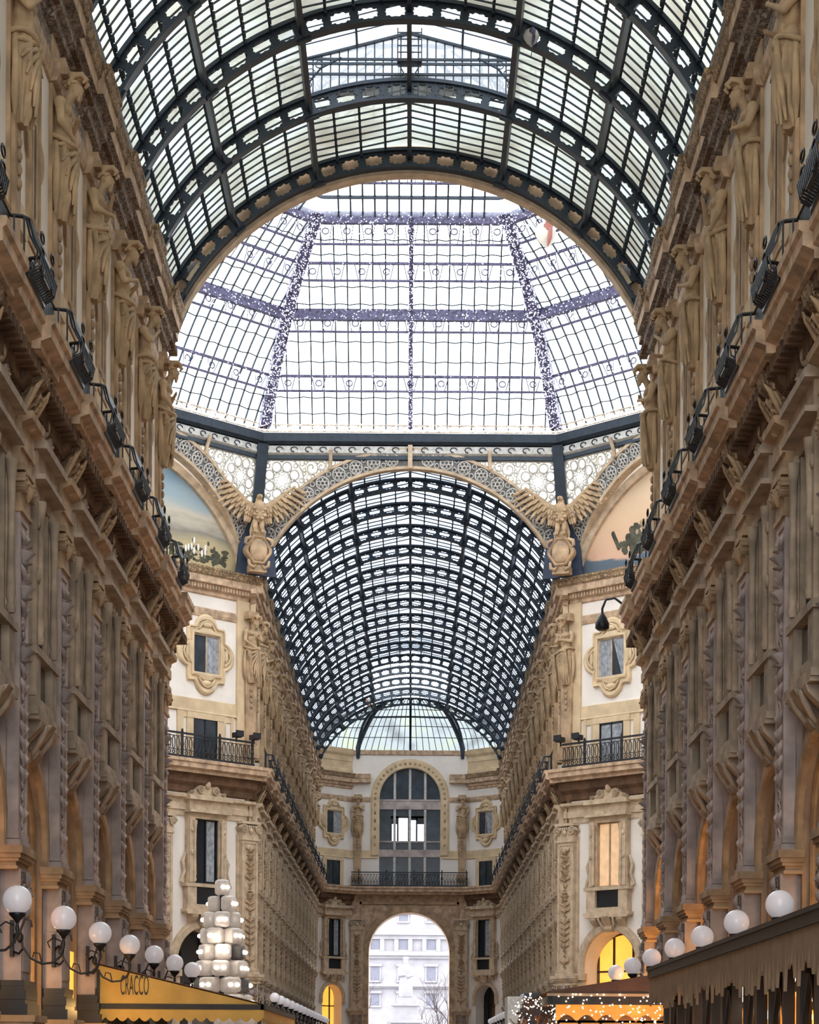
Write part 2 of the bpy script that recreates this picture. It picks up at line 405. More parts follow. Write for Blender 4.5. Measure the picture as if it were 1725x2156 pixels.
for sd in (-1, 1):
    s_ = -1 if sd < 0 else 1
    for far in (0, 1):
        path = far_path(sd) if far else arm_path(sd, -3, Y1)
        ps = FP if far else [7.6+BAY*k for k in range(13)]
        if not far: ps = ps[5:]
        m = M(); m.sweep(SLAB, path, s_)
        for p in ps:
            res(m, SLAB, sd, p-.2, .98, .16)
        trim(m, 'corn')
        m = M(); m.sweep([(0, 14.56), (.2, 14.56), (.2, 14.6), (0, 14.64)], path, s_); trim(m, 'pale')
        m = M()                                     # ridged modillion soffit
        m.sweep([(0, 13.2), (.1, 13.25), (.16, 13.5), (.34, 13.66), (.40, 13.98), (.6, 14.03), (0, 14.03)], path, s_)
        for p in ps: res(m, [(0, 13.2), (.1, 13.25), (.16, 13.5), (.34, 13.66), (.40, 13.98), (.6, 14.03), (0, 14.03)], sd, p, .7, .14)
        if not far:
            for b in ps:
                modillions(m, sd, b-1.95, b+2.3, .12, .66, 13.78, 14.0, .34, .15)
                modillions(m, sd, b-1.95, b+2.3, .12, .36, 13.52, 13.7, .17, .08)
        else:
            for b in ps[:-1]: modillions(m, sd, b+.2, b+4.5, .12, .72, 13.78, 14.0, .6, .25)
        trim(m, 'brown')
        m = M(); m.sweep(TOPC, path, s_)
        for p in ps: res(m, TOPC, sd, p-.2, .95, .13)
        trim(m, 'corn')
        m = M(); m.sweep(TOPL, path, s_)
        for p in ps: res(m, TOPL, sd, p-.2, .93, .13)
        trim(m, 'stonecarve' if not far else 'corn')  # near undercut takes darker stone, like the soffit: recess shade painted in
        m = M(); CY = [(.44, 22.74), (.50, 22.80), (.53, 22.96), (.57, 23.02), (.57, 23.1), (.4, 23.1)]
        m.sweep(CY, path, s_)
        for p in ps: m.sweep([(o+.13, z) for o, z in CY], arm_path(sd, p-.2-.96, p-.2+.96), s_)
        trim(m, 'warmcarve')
        m = M()                                     # dentils and carved frieze
        if not far: m.sweep([(0, 21.42), (.03, 21.45), (.05, 21.9), (0, 21.95)], path, s_)
        if not far: trim(m, 'stonecarve')
        m = M(); 
        for b in ps: modillions(m, sd, b-2.2, b+2.2, .1, .34, 22.2, 22.4, .3, .17)
        if far:
            for q in range(40):
                t = .2+q*.17; x, y = diag(sd, t, .2)
                m.T = Matrix.Translation((x, y, 0)) @ Matrix.Rotation(A_DIA[sd], 4, 'Z'); m.box(-.1, .09, -.05, .05, 22.22, 22.40); 
            m.T = None
        trim(m, 'brown' if not far else 'corn')
        m = M(); m.sweep(ENT, path, s_)
        for p in ps: res(m, ENT, sd, p, .62, .26)
        for p in ps: m.T = None
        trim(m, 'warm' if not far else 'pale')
        m = M(); m.sweep(STR, path, s_)
        for p in ps: res(m, STR, sd, p, .5, .12)
        trim(m, 'corn')
        m = M(); m.sweep(BND, path, s_); trim(m, 'sunny')
    # attic above the far facets and half dome seat
    m = M(); m.sweep([(0, 23.1), (.12, 23.1), (.12, 23.4), (.05, 23.45), (.05, 24.0), (.09, 24.05), (.09, 24.4), (.2, 24.6), (.25, 24.95), (0, 24.95)],
                     [(sd*(W+.3), Y3-1.5), (sd*W, Y3), (sd*XF, YE)], s_)
    trim(m, 'sunny')
# mouldings on the end wall
for prof, mt_ in ((SLAB, 'corn'), (ENT, 'warm'), (BND, 'sunny')):
    if prof is ENT or prof is BND:
        continue
    trim(M().sweep(prof, [(-XF, YE), (XF, YE)], -1), mt_)
trim(M().sweep([(0, 24.55), (.1, 24.6), (.12, 24.9), (0, 24.95)], [(-XF, YE), (XF, YE)], -1), 'corn')
for sd in (-1, 1):
    a, b = sorted((sd*2.97, sd*XF))
    trim(M().sweep(TOPC, [(a, YE), (b, YE)], -1), 'corn')
    trim(M().sweep(STR, [(a, YE), (b, YE)], -1), 'corn')
    a, b = sorted((sd*2.4, sd*XF))
    trim(M().sweep(BND, [(a, YE), (b, YE)], -1), 'sunny')

# archivolts
def arch_ring(m, yc, zs, Ri, Ro, x0, x1, n=24, legs=0, mi=0, steps=True):
    prof = [(Ri, x0), (Ri, x1-.03), (Ri+.06, x1), (Ro-.12, x1), (Ro-.08, x1-.05), (Ro, x1-.06), (Ro, x0)]
    rows = []
    if legs: rows.append([(x, yc-r, zs-legs) for r, x in prof])
    for i in range(n+1):
        a = PI*i/n; rows.append([(x, yc-r*cos(a), zs+r*sin(a)) for r, x in prof])
    if legs: rows.append([(x, yc+r, zs-legs) for r, x in prof])
    k = len(prof); vs = [p for r in rows for p in r]; fs = []
    for i in range(len(rows)-1):
        for j in range(k): fs.append((i*k+j, i*k+(j+1) % k, (i+1)*k+(j+1) % k, (i+1)*k+j))
    m.add(vs, fs, mi)

# ------------------------------------------------------------------ the giant pilaster
def volute(m, c, r, x0, x1, sgn, mi=0, turns=2.2):
    """spiral scroll in the local yz plane between x0 and x1"""
    pts = []; n = int(18*turns)
    for i in range(n+1):
        t = i/n; a = turns*2*PI*t; rr = r*(1-.82*t); pts.append((c[0]+rr*cos(a)*sgn, c[1]+rr*sin(a)))
    for i in range(n):
        p, q = pts[i], pts[i+1]
        m.beam(((x0+x1)/2, p[0], p[1]), ((x0+x1)/2, q[0], q[1]), r*.22, x1-x0, up=(1, 0, 0), mi=mi)
    m.lathe([(r*.22, 0), (r*.22, x1-x0+.02), (r*.1, x1-x0+.05)], (x0, c[0]+0, c[1]), 8, mi, ax='x')

def leafy(m, y, z0, z1, x, wd, seed, mi=0):
    """candelabra relief of urns, leaves and rosettes climbing a strip"""
    r = random.Random(seed); z = z0
    while z < z1-.25:
        k = r.choice('ulrsl')
        if k == 'u':
            m.lathe([(.03, 0), (.09*wd/.3, .04), (.05, .08), (.12*wd/.3, .22), (.05, .30), (.09*wd/.3, .34)], (x, y, z), 8, mi); z += .36
        elif k == 'r':
            m.ell((x, y, z+.12), (.05, .11, .11), 8, 6, mi)
            for j in range(6):
                a = j*PI/3; m.ell((x, y+.1*cos(a), z+.12+.1*sin(a)), (.035, .04, .04), 6, 4, mi)
            z += .27
        elif k == 's':
            m.tube([(x, y, z), (x+.02, y+.07, z+.08), (x+.03, y+.02, z+.16), (x+.02, y-.07, z+.08), (x, y, z+.2)], .022, 5, mi); z += .22
        else:
            for sg in (-1, 1):
                m.tube([(x, y, z), (x+.03, y+sg*.06, z+.09), (x+.04, y+sg*wd*.42, z+.16), (x+.01, y+sg*wd*.36, z+.25)], [.035, .055, .05, .015], 5, mi)
            m.ell((x, y, z+.14), (.04, .04, .1), 6, 5, mi); z += .27
def make_pilaster(shaft='stone', carve='stonecarve', base='black'):
    t = empty('giant_pilaster', 'x', 'pilaster')
    m = M(); m.box(0, .62, -.62, .62, 0, 2.3); m.box(0, .66, -.66, .66, 2.3, 2.42); m.box(0, .64, -.64, .64, 0, .5); m.obj('pedestal', 'warm', t)
    m = M()
    for z0, z1, e in ((2.42, 2.62, .14), (2.62, 2.7, .09), (2.7, 2.86, .11), (2.86, 2.94, .06), (2.94, 3.04, .07)): m.box(0, .38+e, -.48-e, .48+e, z0, z1)
    m.obj('base_moulding', base, t)
    m = M(); m.box(0, .38, -.48, .48, 3.04, 4.15); m.box(0, .36, -.46, .46, 4.15, 5.02); m.box(.38, .40, -.4, .4, 3.2, 4.05)
    m.obj('lower_shaft', shaft, t)
    m = M()
    for y in (-.24, .24): volute(m, (y, 4.6), .17, .36, .42, 1 if y < 0 else -1)
    leafy(m, 0, 4.2, 5.0, .38, .2, 3)
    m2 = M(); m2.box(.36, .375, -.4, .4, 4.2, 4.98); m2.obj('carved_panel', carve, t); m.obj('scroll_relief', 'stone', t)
    m = M()
    for z0, z1, e in ((5.0, 5.06, .03), (5.06, 5.14, .0), (5.14, 5.2, .06), (5.2, 5.28, .1), (5.28, 5.42, .14)): m.box(-.02, .30+e, -.62-e, .62+e, z0, z1)
    m.obj('impost', 'warm' if shaft == 'stone' else 'pale', t)
    m = M(); m.box(0, .10, -.58, .58, 5.42, 11.6); m.box(.1, .28, -.46, .46, 5.42, 11.45)
    m.box(.28, .31, -.46, -.33, 5.5, 11.4); m.box(.28, .31, .33, .46, 5.5, 11.4); m.box(.28, .31, -.33, .33, 5.5, 5.66); m.box(.28, .31, -.33, .33, 11.22, 11.4)
    for z0, e in ((5.42, .06), (5.56, .03)): m.box(0, .30+e, -.48-e, .48+e, z0, z0+.12)
    m.obj('shaft', shaft, t)
    m = M(); leafy(m, 0, 5.7, 11.15, .29, .58, 11); m.obj('candelabra_relief', 'stone' if shaft == 'stone' else 'warm', t)
    m = M(); m.box(.0, .33, -.46, .46, 11.42, 11.9); m.box(0, .4, -.56, .56, 12.08, 12.2); m.box(0, .36, -.5, .5, 11.36, 11.44)
    for sg in (-1, 1):
        volute(m, (sg*.42, 11.86), .2, .22, .42, sg); volute(m, (sg*.42, 11.86), .2, -.02, .08, sg)
    for j in range(5): m.ell((.36, -.24+.12*j, 11.95), (.06, .05, .09), 6, 5)
    m.lathe([(.02, 0), (.09, .1), (.12, .2), (.04, .3)], (.36, 0, 11.62), 8)
    m.obj('capital', 'warm' if shaft == 'stone' else 'pale', t)
    return t
def make_console():
    t = empty('cornice_bracket', 'x', 'bracket')
    m = M()
    poly = [(0, 12.95), (.16, 13.0), (.26, 13.2), (.30, 13.4), (.42, 13.6), (.66, 13.78), (.72, 13.98), (0, 13.98)]
    m.prism(poly, lambda a, b, y: (a, y, b), -.34, .34)
    for y in (-.34, .34):
        pts = [(.20+.16*cos(a)*(1-a/9), y, 13.32+.16*sin(a)*(1-a/9)) for a in [i*.5 for i in range(14)]]; m.tube(pts, .035, 5)
    m.obj('bracket_body', 'warmcarve', t)
    m = M()
    for sg in (-1, 1):
        for k in range(3):
            a = .1+k*.11
            m.tube([(.16, sg*a*.5, 12.9+k*.05), (.30+.03*k, sg*a, 13.1+k*.1), (.40+.05*k, sg*(a+.08), 13.3+k*.13), (.50+.05*k, sg*(a+.02), 13.34+k*.13), (.46+.05*k, sg*(a-.04), 13.26+k*.13)], [.03, .055, .05, .04, .015], 6)
        m.tube([(.3, sg*.34, 13.05), (.44, sg*.42, 13.3), (.6, sg*.44, 13.6), (.68, sg*.36, 13.72)], [.03, .05, .05, .02], 6)
    m.tube([(.2, 0, 12.9), (.36, 0, 13.15), (.46, 0, 13.4), (.6, 0, 13.55), (.62, 0, 13.45)], [.04, .06, .06, .05, .02], 6)
    m.ell((.42, 0, 13.0), (.09, .1, .12), 8, 6)
    m.obj('acanthus_leaf', 'warm', t)
    return t

# ------------------------------------------------------------------ piano nobile window with balconette (local x out, z real heights)
def make_window(mt_frame, pane, panel='dark', curtain=True, tight=False):
    t = empty('window', None, None); t['kind'] = 'structure'
    hw, z0, z1 = .66, 9.35, 12.1
    m = M(); m.box(0, .24, -hw-.42, -hw, 9.25, 12.25); m.box(0, .24, hw, hw+.42, 9.25, 12.25); m.box(0, .26, -hw-.42, hw+.42, 12.1, 12.35)
    for sg in (-1, 1):
        m.box(0, .32, sg*(hw+.25)-.13, sg*(hw+.25)+.13, 9.3, 12.15)
        m.lathe([(.07, 0), (.09, .1), (.06, .2), (.085, .3), (.07, .9), (.06, 1.6), (.075, 2.3), (.1, 2.5), (.12, 2.66)], (.34, sg*(hw+.12), 9.35), 8)
        for z in (11.6, 10.6): m.ell((.33, sg*(hw+.25), z), (.05, .09, .12), 8, 6)
        m.tube([(.12, sg*(hw+.45), 10.6), (.12, sg*(hw+.62), 10.2), (.12, sg*(hw+.52), 9.8), (.12, sg*(hw+.72), 9.3)], [.04, .09, .08, .07], 6)
    m.obj('window_frame', mt_frame, t)
    m = M(); m.box(0, .5, -hw-.5, hw+.5, 12.35, 12.45); m.box(0, .34, -hw-.42, hw+.42, 12.45, 12.9); m.box(0, .52, -hw-.55, hw+.55, 12.9, 13.05); m.box(0, .46, -hw-.5, hw+.5, 13.05, 13.12)
    poly = [(-1.0, 13.12), (1.0, 13.12), (.98, 13.26), (.72, 13.34), (.5, 13.56), (.2, 13.68), (0, 13.8), (-.2, 13.68), (-.5, 13.56), (-.72, 13.34), (-.98, 13.26)]
    m.prism(poly, lambda a, b, x: (x, a, b), .0, .22)
    for sg in (-1, 1):
        volute(m, (sg*.42, 13.36), .19, .2, .34, sg); volute(m, (sg*.9, 13.22), .1, .2, .34, -sg, turns=1.5)
    m.ell((.25, 0, 13.62), (.14, .16, .2), 10, 8); m.ell((.28, 0, 13.88), (.1, .09, .12), 8, 6)
    m.obj('pediment', mt_frame, t)
    m = M(); m.box(0, .38, -hw-.62, hw+.62, 9.12, 9.27); m.box(0, .34, -hw-.5, -hw, 8.35, 9.12); m.box(0, .34, hw, hw+.5, 8.35, 9.12); m.box(0, .34, -hw-.5, hw+.5, 8.12, 8.36)
    m.box(0, .40, -hw-.62, hw+.62, 8.0, 8.14); m.box(0, .40, -hw-.55, hw+.55, 7.92, 8.0)
    for sg in (-1, 1):
        m.prism([(0, 7.5), (.1, 7.52), (.2, 7.62), (.38, 7.8), (.42, 7.93), (0, 7.93)], lambda a, b, y: (a, y, b), sg*.75-.16, sg*.75+.16)
    m.obj('balconette', mt_frame, t)
    m = M(); m.prism([(0, 7.28), (.16, 7.30), (.24, 7.42), (.2, 7.55), (.36, 7.75), (.50, 7.95), (0, 7.95)], lambda a, b, y: (a, y, b), -.22, .22)
    for sg in (-1, 1): m.tube([(.08, sg*.24, 7.35), (.2, sg*.3, 7.5), (.34, sg*.4, 7.72), (.42, sg*.42, 7.9)], [.04, .06, .07, .05], 6)
    m.obj('keystone', mt_frame, t)
    m = M(); m.box(.1, .2, -hw, hw, 8.36, 9.12); m.obj('parapet_panel', panel, t)
    m = M(); m.box(.0, .08, -hw, hw, 9.27, 12.1); g = m.obj('pane', pane, t)
    m = M(); m.box(.08, .14, -.03, .03, 9.27, 12.1)
    for y in (-hw+.03, hw-.03): m.box(.08, .14, y-.03, y+.03, 9.27, 12.1)
    for z in (9.3, 12.07): m.box(.08, .14, -hw, hw, z-.03, z+.03)
    m.obj('sash', 'black' if pane != 'blind' else 'warm', t)
    if curtain:
        m = M(); n = 12
        for i in range(n): m.add([(.085+.02*(i % 2), -.02+i*.045, 9.4), (.085+.02*((i+1) % 2), -.02+(i+1)*.045, 9.4), (.085+.02*((i+1) % 2), -.02+(i+1)*.045, 12.07), (.085+.02*(i % 2), -.02+i*.045, 12.07)], [(0, 1, 2, 3)])
        m.obj('curtain', 'curtain', t)
    return t

# cartouche window of the attic storey
def lobed(hw, hh, lr, n=72, tb=1.0):
    pts = []
    circ = [(hw*.92, 0, lr), (-hw*.92, 0, lr), (0, hh*.94, lr*tb), (0, -hh*.94, lr*tb)]
    for i in range(n):
        a = 2*PI*i/n+.001; c, s = cos(a), sin(a); r = min(hw/max(1e-6, abs(c)), hh/max(1e-6, abs(s)))
        for cx, cy, rr in circ:
            b = c*cx+s*cy; d = b*b-(cx*cx+cy*cy-rr*rr)
            if d > 0: r = max(r, b+sqrt(d))
        pts.append((r*c, r*s))
    return pts
def rectpts(hw, hh, n=72):
    out = []
    for i in range(n):
        a = 2*PI*i/n+.001; c, s = cos(a), sin(a); r = min(hw/max(1e-6, abs(c)), hh/max(1e-6, abs(s))); out.append((r*c, r*s))
    return out
def make_cartouche(frame, pane, wd=.75, ht=.86, zc=19.35, lr=.62, curtain=0, open_=1):
    t = empty('window', None, None); t['kind'] = 'structure'
    O = lobed(wd+.32, ht+.36, lr); I = rectpts(wd, ht)
    def lv(k, x): return [(x, O[i][0]*(1-k)+I[i][0]*k, zc+O[i][1]*(1-k)+I[i][1]*k) for i in range(len(O))]
    m = M(); m.ring([lv(0, 0), lv(0, .10), lv(.1, .16), lv(.25, .16), lv(.33, .09), lv(.62, .09), lv(.7, .17), lv(.92, .2), lv(1, .18), lv(1, .02)])
    for sg in (-1, 1):
        m.tube([(.12, sg*(wd+.28), zc-.4), (.16, sg*(wd+.5), zc-.2), (.16, sg*(wd+.58), zc), (.16, sg*(wd+.5), zc+.2), (.12, sg*(wd+.28), zc+.4)], .05, 6)
        m.ell((.13, sg*(wd+.36), zc), (.08, .1, .3), 8, 6)
        m.ell((.13, 0, zc+sg*(ht+.42)), (.1, .3, .14), 8, 6)
        m.tube([(.14, -.45, zc+sg*(ht+.2)), (.16, -.25, zc+sg*(ht+.5)), (.16, 0, zc+sg*(ht+.6)), (.16, .25, zc+sg*(ht+.5)), (.14, .45, zc+sg*(ht+.2))], .045, 6)
    m.obj('window_frame', frame, t)
    M().box(0, .04, -wd, wd, zc-ht, zc+ht).obj('pane', pane, t)
    m = M(); m.box(.04, .1, -.02, .02, zc-ht, zc+ht); m.box(.04, .1, -wd, -wd+.06, zc-ht, zc+ht); m.box(.04, .1, wd-.06, wd, zc-ht, zc+ht); m.box(.04, .1, -wd, wd, zc-ht, zc-ht+.06); m.box(.04, .1, -wd, wd, zc+ht-.06, zc+ht)
    m.obj('sash', 'pale', t)
    if curtain:
        m = M()
        for (a0, a1, b1) in ((-wd, 0, -.03), (.02, wd, wd*.75)) if curtain == 2 else ((0, wd, .1),):
            n = 10
            for i in range(n):
                x = .045+.02*(i % 2); x2 = .045+.02*((i+1) % 2); u, v = i/n, (i+1)/n
                top = (a0+(a1-a0)*u, a0+(a1-a0)*v)
                c0 = a0 if a0 < 0 else b1-.02; bo = (a0+(b1-a0)*u, a0+(b1-a0)*v) if a0 < 0 else (b1+(a1-b1)*u, b1+(a1-b1)*v)
                m.add([(x, bo[0], zc-ht), (x2, bo[1], zc-ht), (x2, top[1], zc+ht), (x, top[0], zc+ht)], [(0, 1, 2, 3)])
        m.obj('curtain', 'curtain', t)
    return t
def make_attic_window():
    """tall ornate frame of the long walls: cartouche above, door leaf below"""
    t = make_cartouche('warm', 'brown', .5, 1.35, 18.9, .34)  # pane painted brown for the shadow inside the room
    m = M(); m.box(0, .22, -.9, .9, 16.9, 17.0)
    m.prism([(-.95, 20.6), (.95, 20.6), (.6, 20.85), (0, 21.0), (-.6, 20.85)], lambda a, b, x: (x, a, b), 0, .18)
    m.obj('window_surround', 'warm', t)
    return t
def make_door(frame='sunny', pane='dim', wd=.68, curtain=False):
    t = empty('door', None, None); t['kind'] = 'structure'
    m = M(); m.box(0, .08, -wd-.36, -wd, 14.6, 16.75); m.box(0, .08, wd, wd+.36, 14.6, 16.75); m.box(0, .1, -wd-.36, wd+.36, 16.5, 16.76)
    m.obj('door_frame', frame, t)
    M().box(0, .03, -wd, wd, 14.6, 16.5).obj('pane', pane, t)
    m = M(); m.box(.03, .07, -.03, .03, 14.6, 16.5); m.box(.03, .07, -wd, -wd+.05, 14.6, 16.5); m.box(.03, .07, wd-.05, wd, 14.6, 16.5); m.obj('sash', 'black', t)
    if curtain: M().box(.031, .05, -wd+.1, wd-.1, 14.6, 16.4).obj('curtain', 'curtain', t)
    return t

# ------------------------------------------------------------------ railings
def make_bulge_rail():
    t = empty('balcony_railing', 'x', 'railing')
    A = [(.6, -2.2), (.6, -.98), (.92, -.92), (1.0, -.82), (1.0, .82), (.92, .92), (.6, .98), (.6, 2.2)]
    m = M(); m.tube([(x-.12 if x > .9 else x, y, 15.55) for x, y in A], .035, 6); m.obj('handrail', 'black', t)
    m = M(); m.tube([(x-.16 if x > .9 else x, y, 14.65) for x, y in A], .055, 6); m.obj('bottom_rail', 'black', t)
    m = M()
    for i in range(len(A)-1):
        p, q = Vector(A[i]), Vector(A[i+1]); n = max(1, int((q-p).length/.11))
        for j in range(n):
            x, y = p.lerp(q, (j+.5)/n)
            if x > .9: m.tube([(x-.14, y, 14.68), (x+.06, y, 14.8), (x+.1, y, 15.0), (x-.03, y, 15.25), (x-.1, y, 15.55)], .022, 4)
            else: m.beam((x, y, 14.68), (x, y, 15.55), .03)
    for sg in (-1, 1):
        for z in (14.85, 15.1, 15.35):
            pts = [(1.07, sg*.5+.16*cos(a), z+.09*sin(a)) for a in [k*PI/5 for k in range(10)]]; m.tube(pts, .018, 4, closed=True)
    m.box(.98, 1.06, -.3, .3, 14.75, 15.2); m.box(.84, .9, -.8, .8, 14.62, 14.85)
    m.obj('balusters', 'black', t)
    return t
def straight_rail(length, x=.66):
    """rail along local y from 0 to -length"""
    t = empty('balcony_railing', 'x', 'railing')
    m = M(); m.box(x-.04, x+.04, -length, 0, 15.62, 15.70); m.box(x-.02, x+.02, -length, 0, 15.50, 15.53); m.obj('handrail', 'black', t)
    m = M(); m.box(x-.03, x+.03, -length, 0, 14.6, 14.72); m.box(x-.02, x+.02, -length, 0, 14.92, 14.95); m.obj('bottom_rail', 'black', t)
    n = int(length/.23)
    for i in range(n):
        y = -(i+.5)*length/n; mm = M()
        if i % 9 == 8 or i == 0:
            mm.box(x-.035, x+.035, y-.05, y+.05, 14.6, 15.75); mm.ell((x, y, 15.8), (.05, .05, .06), 6, 5); mm.ell((x, y, 15.2), (.05, .1, .16), 6, 5)
        else:
            mm.tube([(x, y+.075*cos(a), 15.22+.27*sin(a)) for a in [k*PI/6 for k in range(12)]], .022, 4, closed=True)
        mm.tube([(x, y+.07*cos(a), 14.82+.07*sin(a)) for a in [k*PI/4 for k in range(8)]], .022, 4, closed=True)
        mm.obj('baluster', 'black', t)
    return t

# ------------------------------------------------------------------ statues
def limb(m, pts, rs, k=7):
    for i in range(len(pts)-1):
        p, q = Vector(pts[i]), Vector(pts[i+1]); n = k
        for j in range(n+1):
            u = j/n; c = p.lerp(q, u); r = rs[i]*(1-u)+rs[i+1]*u; m.ell(c, (r, r, r), 8, 6)
def make_statue(var):
    t = empty('telamon_statue', 'x', 'statue')
    r = random.Random(var*5+1); m = M()
    tw = (-.05, .04, 0, .06)[var % 4]
    # torso, leaning out from the wall with bowed head
    m.ell((.22, 0, 1.05), (.21, .27, .26), 14, 10); m.ell((.25, tw, 1.36), (.20, .29, .26), 14, 10); m.ell((.27, tw, 1.58), (.19, .33, .19), 14, 10)
    for sg in (-1, 1):
        m.ell((.40, sg*.13+tw, 1.56), (.09, .15, .11), 10, 8); m.ell((.26, sg*.36+tw, 1.64), (.13, .13, .13), 10, 8)
    m.ell((.41, tw, 1.2), (.05, .13, .15), 8, 6)
    limb(m, [(.3, tw, 1.7), (.42, tw, 1.92)], [.13, .10], 3)
    hx, hz = .50, 2.05
    m.ell((hx, tw, hz), (.15, .125, .165), 14, 12); m.ell((hx+.05, tw, hz-.10), (.11, .095, .10), 12, 9)
    m.ell((hx+.155, tw, hz-.03), (.045, .022, .05), 7, 6)                       # nose
    m.ell((hx+.12, tw, hz+.045), (.04, .09, .022), 8, 5)                        # brow
    for sg in (-1, 1): m.ell((hx, tw+sg*.125, hz-.02), (.035, .02, .045), 6, 5)  # ears
    m.ell((hx+.13, tw, hz-.085), (.025, .04, .012), 7, 5)
    poses = [([(.26, -.37, 1.62), (.36, -.42, 1.30), (.56, -.08, 1.42)], [(.26, .37, 1.62), (.38, .43, 1.27), (.58, .10, 1.32)]),
             ([(.26, -.37, 1.62), (.34, -.44, 1.26), (.60, -.18, 1.22)], [(.26, .37, 1.62), (.44, .44, 1.36), (.62, .06, 1.62)]),
             ([(.26, -.37, 1.62), (.30, -.46, 1.24), (.48, -.22, 1.02)], [(.26, .37, 1.62), (.36, .44, 1.28), (.56, .0, 1.40)]),
             ([(.26, -.37, 1.62), (.46, -.42, 1.36), (.60, -.06, 1.66)], [(.26, .37, 1.62), (.34, .46, 1.26), (.46, .26, 1.0)])][var % 4]
    for sh in poses:
        limb(m, sh, [.105, .082, .05])
        a, b = Vector(sh[1]), Vector(sh[2]); d = (b-a).normalized(); c = b+d*.07
        m.ell(c, (.055, .055, .045), 8, 6)
        side = d.cross(Vector((0, 0, 1))).normalized(); up = side.cross(d)
        for k in range(4):
            f0 = c+d*.05+up*(.036-.024*k); ln = (.075, .085, .08, .06)[k]
            f1 = f0+d*ln*.6; f2 = f1+d*ln*.4-Vector((.035, 0, 0))
            limb(m, [f0, f1, f2], [.0145, .0135, .011], 4)
        limb(m, [c+up*.04, c+up*.085+d*.04], [.017, .013], 3)
    o = m.obj('figure', 'statue', t); bake(o, .022, 1)
    m = M()                                                                    # hair, beard and scrolled crown
    for k in range(26):
        a = r.random()*2*PI; e = r.random()*1.0; x = hx-.02+.13*cos(a)*cos(e)-.03; y = tw+.13*sin(a)*cos(e); z = hz+.06+.13*sin(e)
        if x < hx+.09: m.ell((x, y, z), (.05, .05, .045), 7, 5)
    for k in range(9):
        m.ell((hx+.12-.01*k*.5, tw+(-.05+.05*(k % 3)), hz-.13-.045*(k//3)), (.045, .04, .06), 7, 5)
    for sg in (-1, 1):
        m.tube([(hx-.1, tw+sg*.1, hz+.1), (hx, tw+sg*.15, hz+.22), (hx+.16, tw+sg*.14, hz+.24), (hx+.24, tw+sg*.12, hz+.14), (hx+.18, tw+sg*.12, hz+.08)], [.05, .07, .06, .05, .03], 6)
    m.tube([(.1, tw, hz+.16), (hx-.1, tw, hz+.24), (hx+.14, tw, hz+.26), (hx+.26, tw, hz+.18)], [.1, .12, .09, .04], 8)
    m.obj('hair', 'statue', t)
    m = M()                                                                    # drapery, gathered at the hip and falling in folds
    ph = r.random()*6
    prof = [(.18, -.62), (.22, -.45), (.26, -.2), (.29, .1), (.32, .45), (.33, .75), (.30, .92), (.25, 1.02)]
    pf = []
    for (ra, za), (rb, zb) in zip(prof, prof[1:]): pf += [(ra+(rb-ra)*u/6, za+(zb-za)*u/6) for u in range(6)]
    m.lathe(pf+[prof[-1]], (.17, 0, 0), 64, sy=1.08, ripple=lambda a, z: 1+.15*sin(7*a+ph+3.2*z)*(1 if z < .8 else .4)+.07*sin(13*a-5*z)+.07*sin(11*z+5*a)*max(0, cos(a)))
    for k in range(9):                                                         # folds fanning out from the hip knot
        b = -1.45+k*.3; e = (.9, .55, .25, -.05, -.3, -.45, -.55, -.6, -.55)[k]
        q0 = (.50, .17, .86); a1 = .46*(1-k/8)*-1.0+.35*k/8
        q3 = (.17+.33*cos(b), .36*sin(b), e*.9 if k < 3 else e)
        q1 = (.17+.36*cos((b+.45)/2), .36*sin((b*.35+.3)), .86+(q3[2]-.86)*.33); q2 = (.17+.35*cos(b*.8), .37*sin(b*.75), .86+(q3[2]-.86)*.66)
        m.tube([q0, q1, q2, q3], [.035, .06, .055, .025], 6)
    for sg in (-1, 1): m.tube([(.2, sg*.36, .8), (.22, sg*.42, .3), (.2, sg*.38, -.2), (.18, sg*.28, -.55)], [.05, .07, .08, .03], 7)
    pts = [(.17+.36*cos(a), .37*sin(a), .93+.07*sin(2*a+ph)) for a in [k*2*PI/22 for k in range(22)]]; m.tube(pts, .055, 6, closed=True)
    m.ell((.52, .16, .86), (.09, .09, .1), 8, 6)
    m.tube([(.52, .18, .84), (.50, .22, .5), (.46, .24, .1), (.4, .2, -.3)], [.06, .08, .07, .03], 7)
    m.obj('drapery', 'statue', t)
    m = M()                                                                    # tapered pier below, with garland
    m.prism([(-.32, -.5), (.32, -.5), (.25, -3.4), (-.25, -3.4)], lambda a, b, x: (x, a, b), 0, .2)
    m.box(0, .26, -.34, .34, -3.65, -3.4); m.box(0, .3, -.4, .4, -3.95, -3.65)
    for z in (-.9, -1.15, -1.4, -1.65): m.ell((.22, 0, z), (.06, .1-.01*(-z), .11), 7, 5)
    m.obj('tapering_pier', 'warm', t)
    m = M(); m.box(0, .42, -.36, .36, 2.2, 2.34); m.box(0, .36, -.3, .3, 2.34, 2.55)
    m.obj('abacus', 'warm', t)
    return t

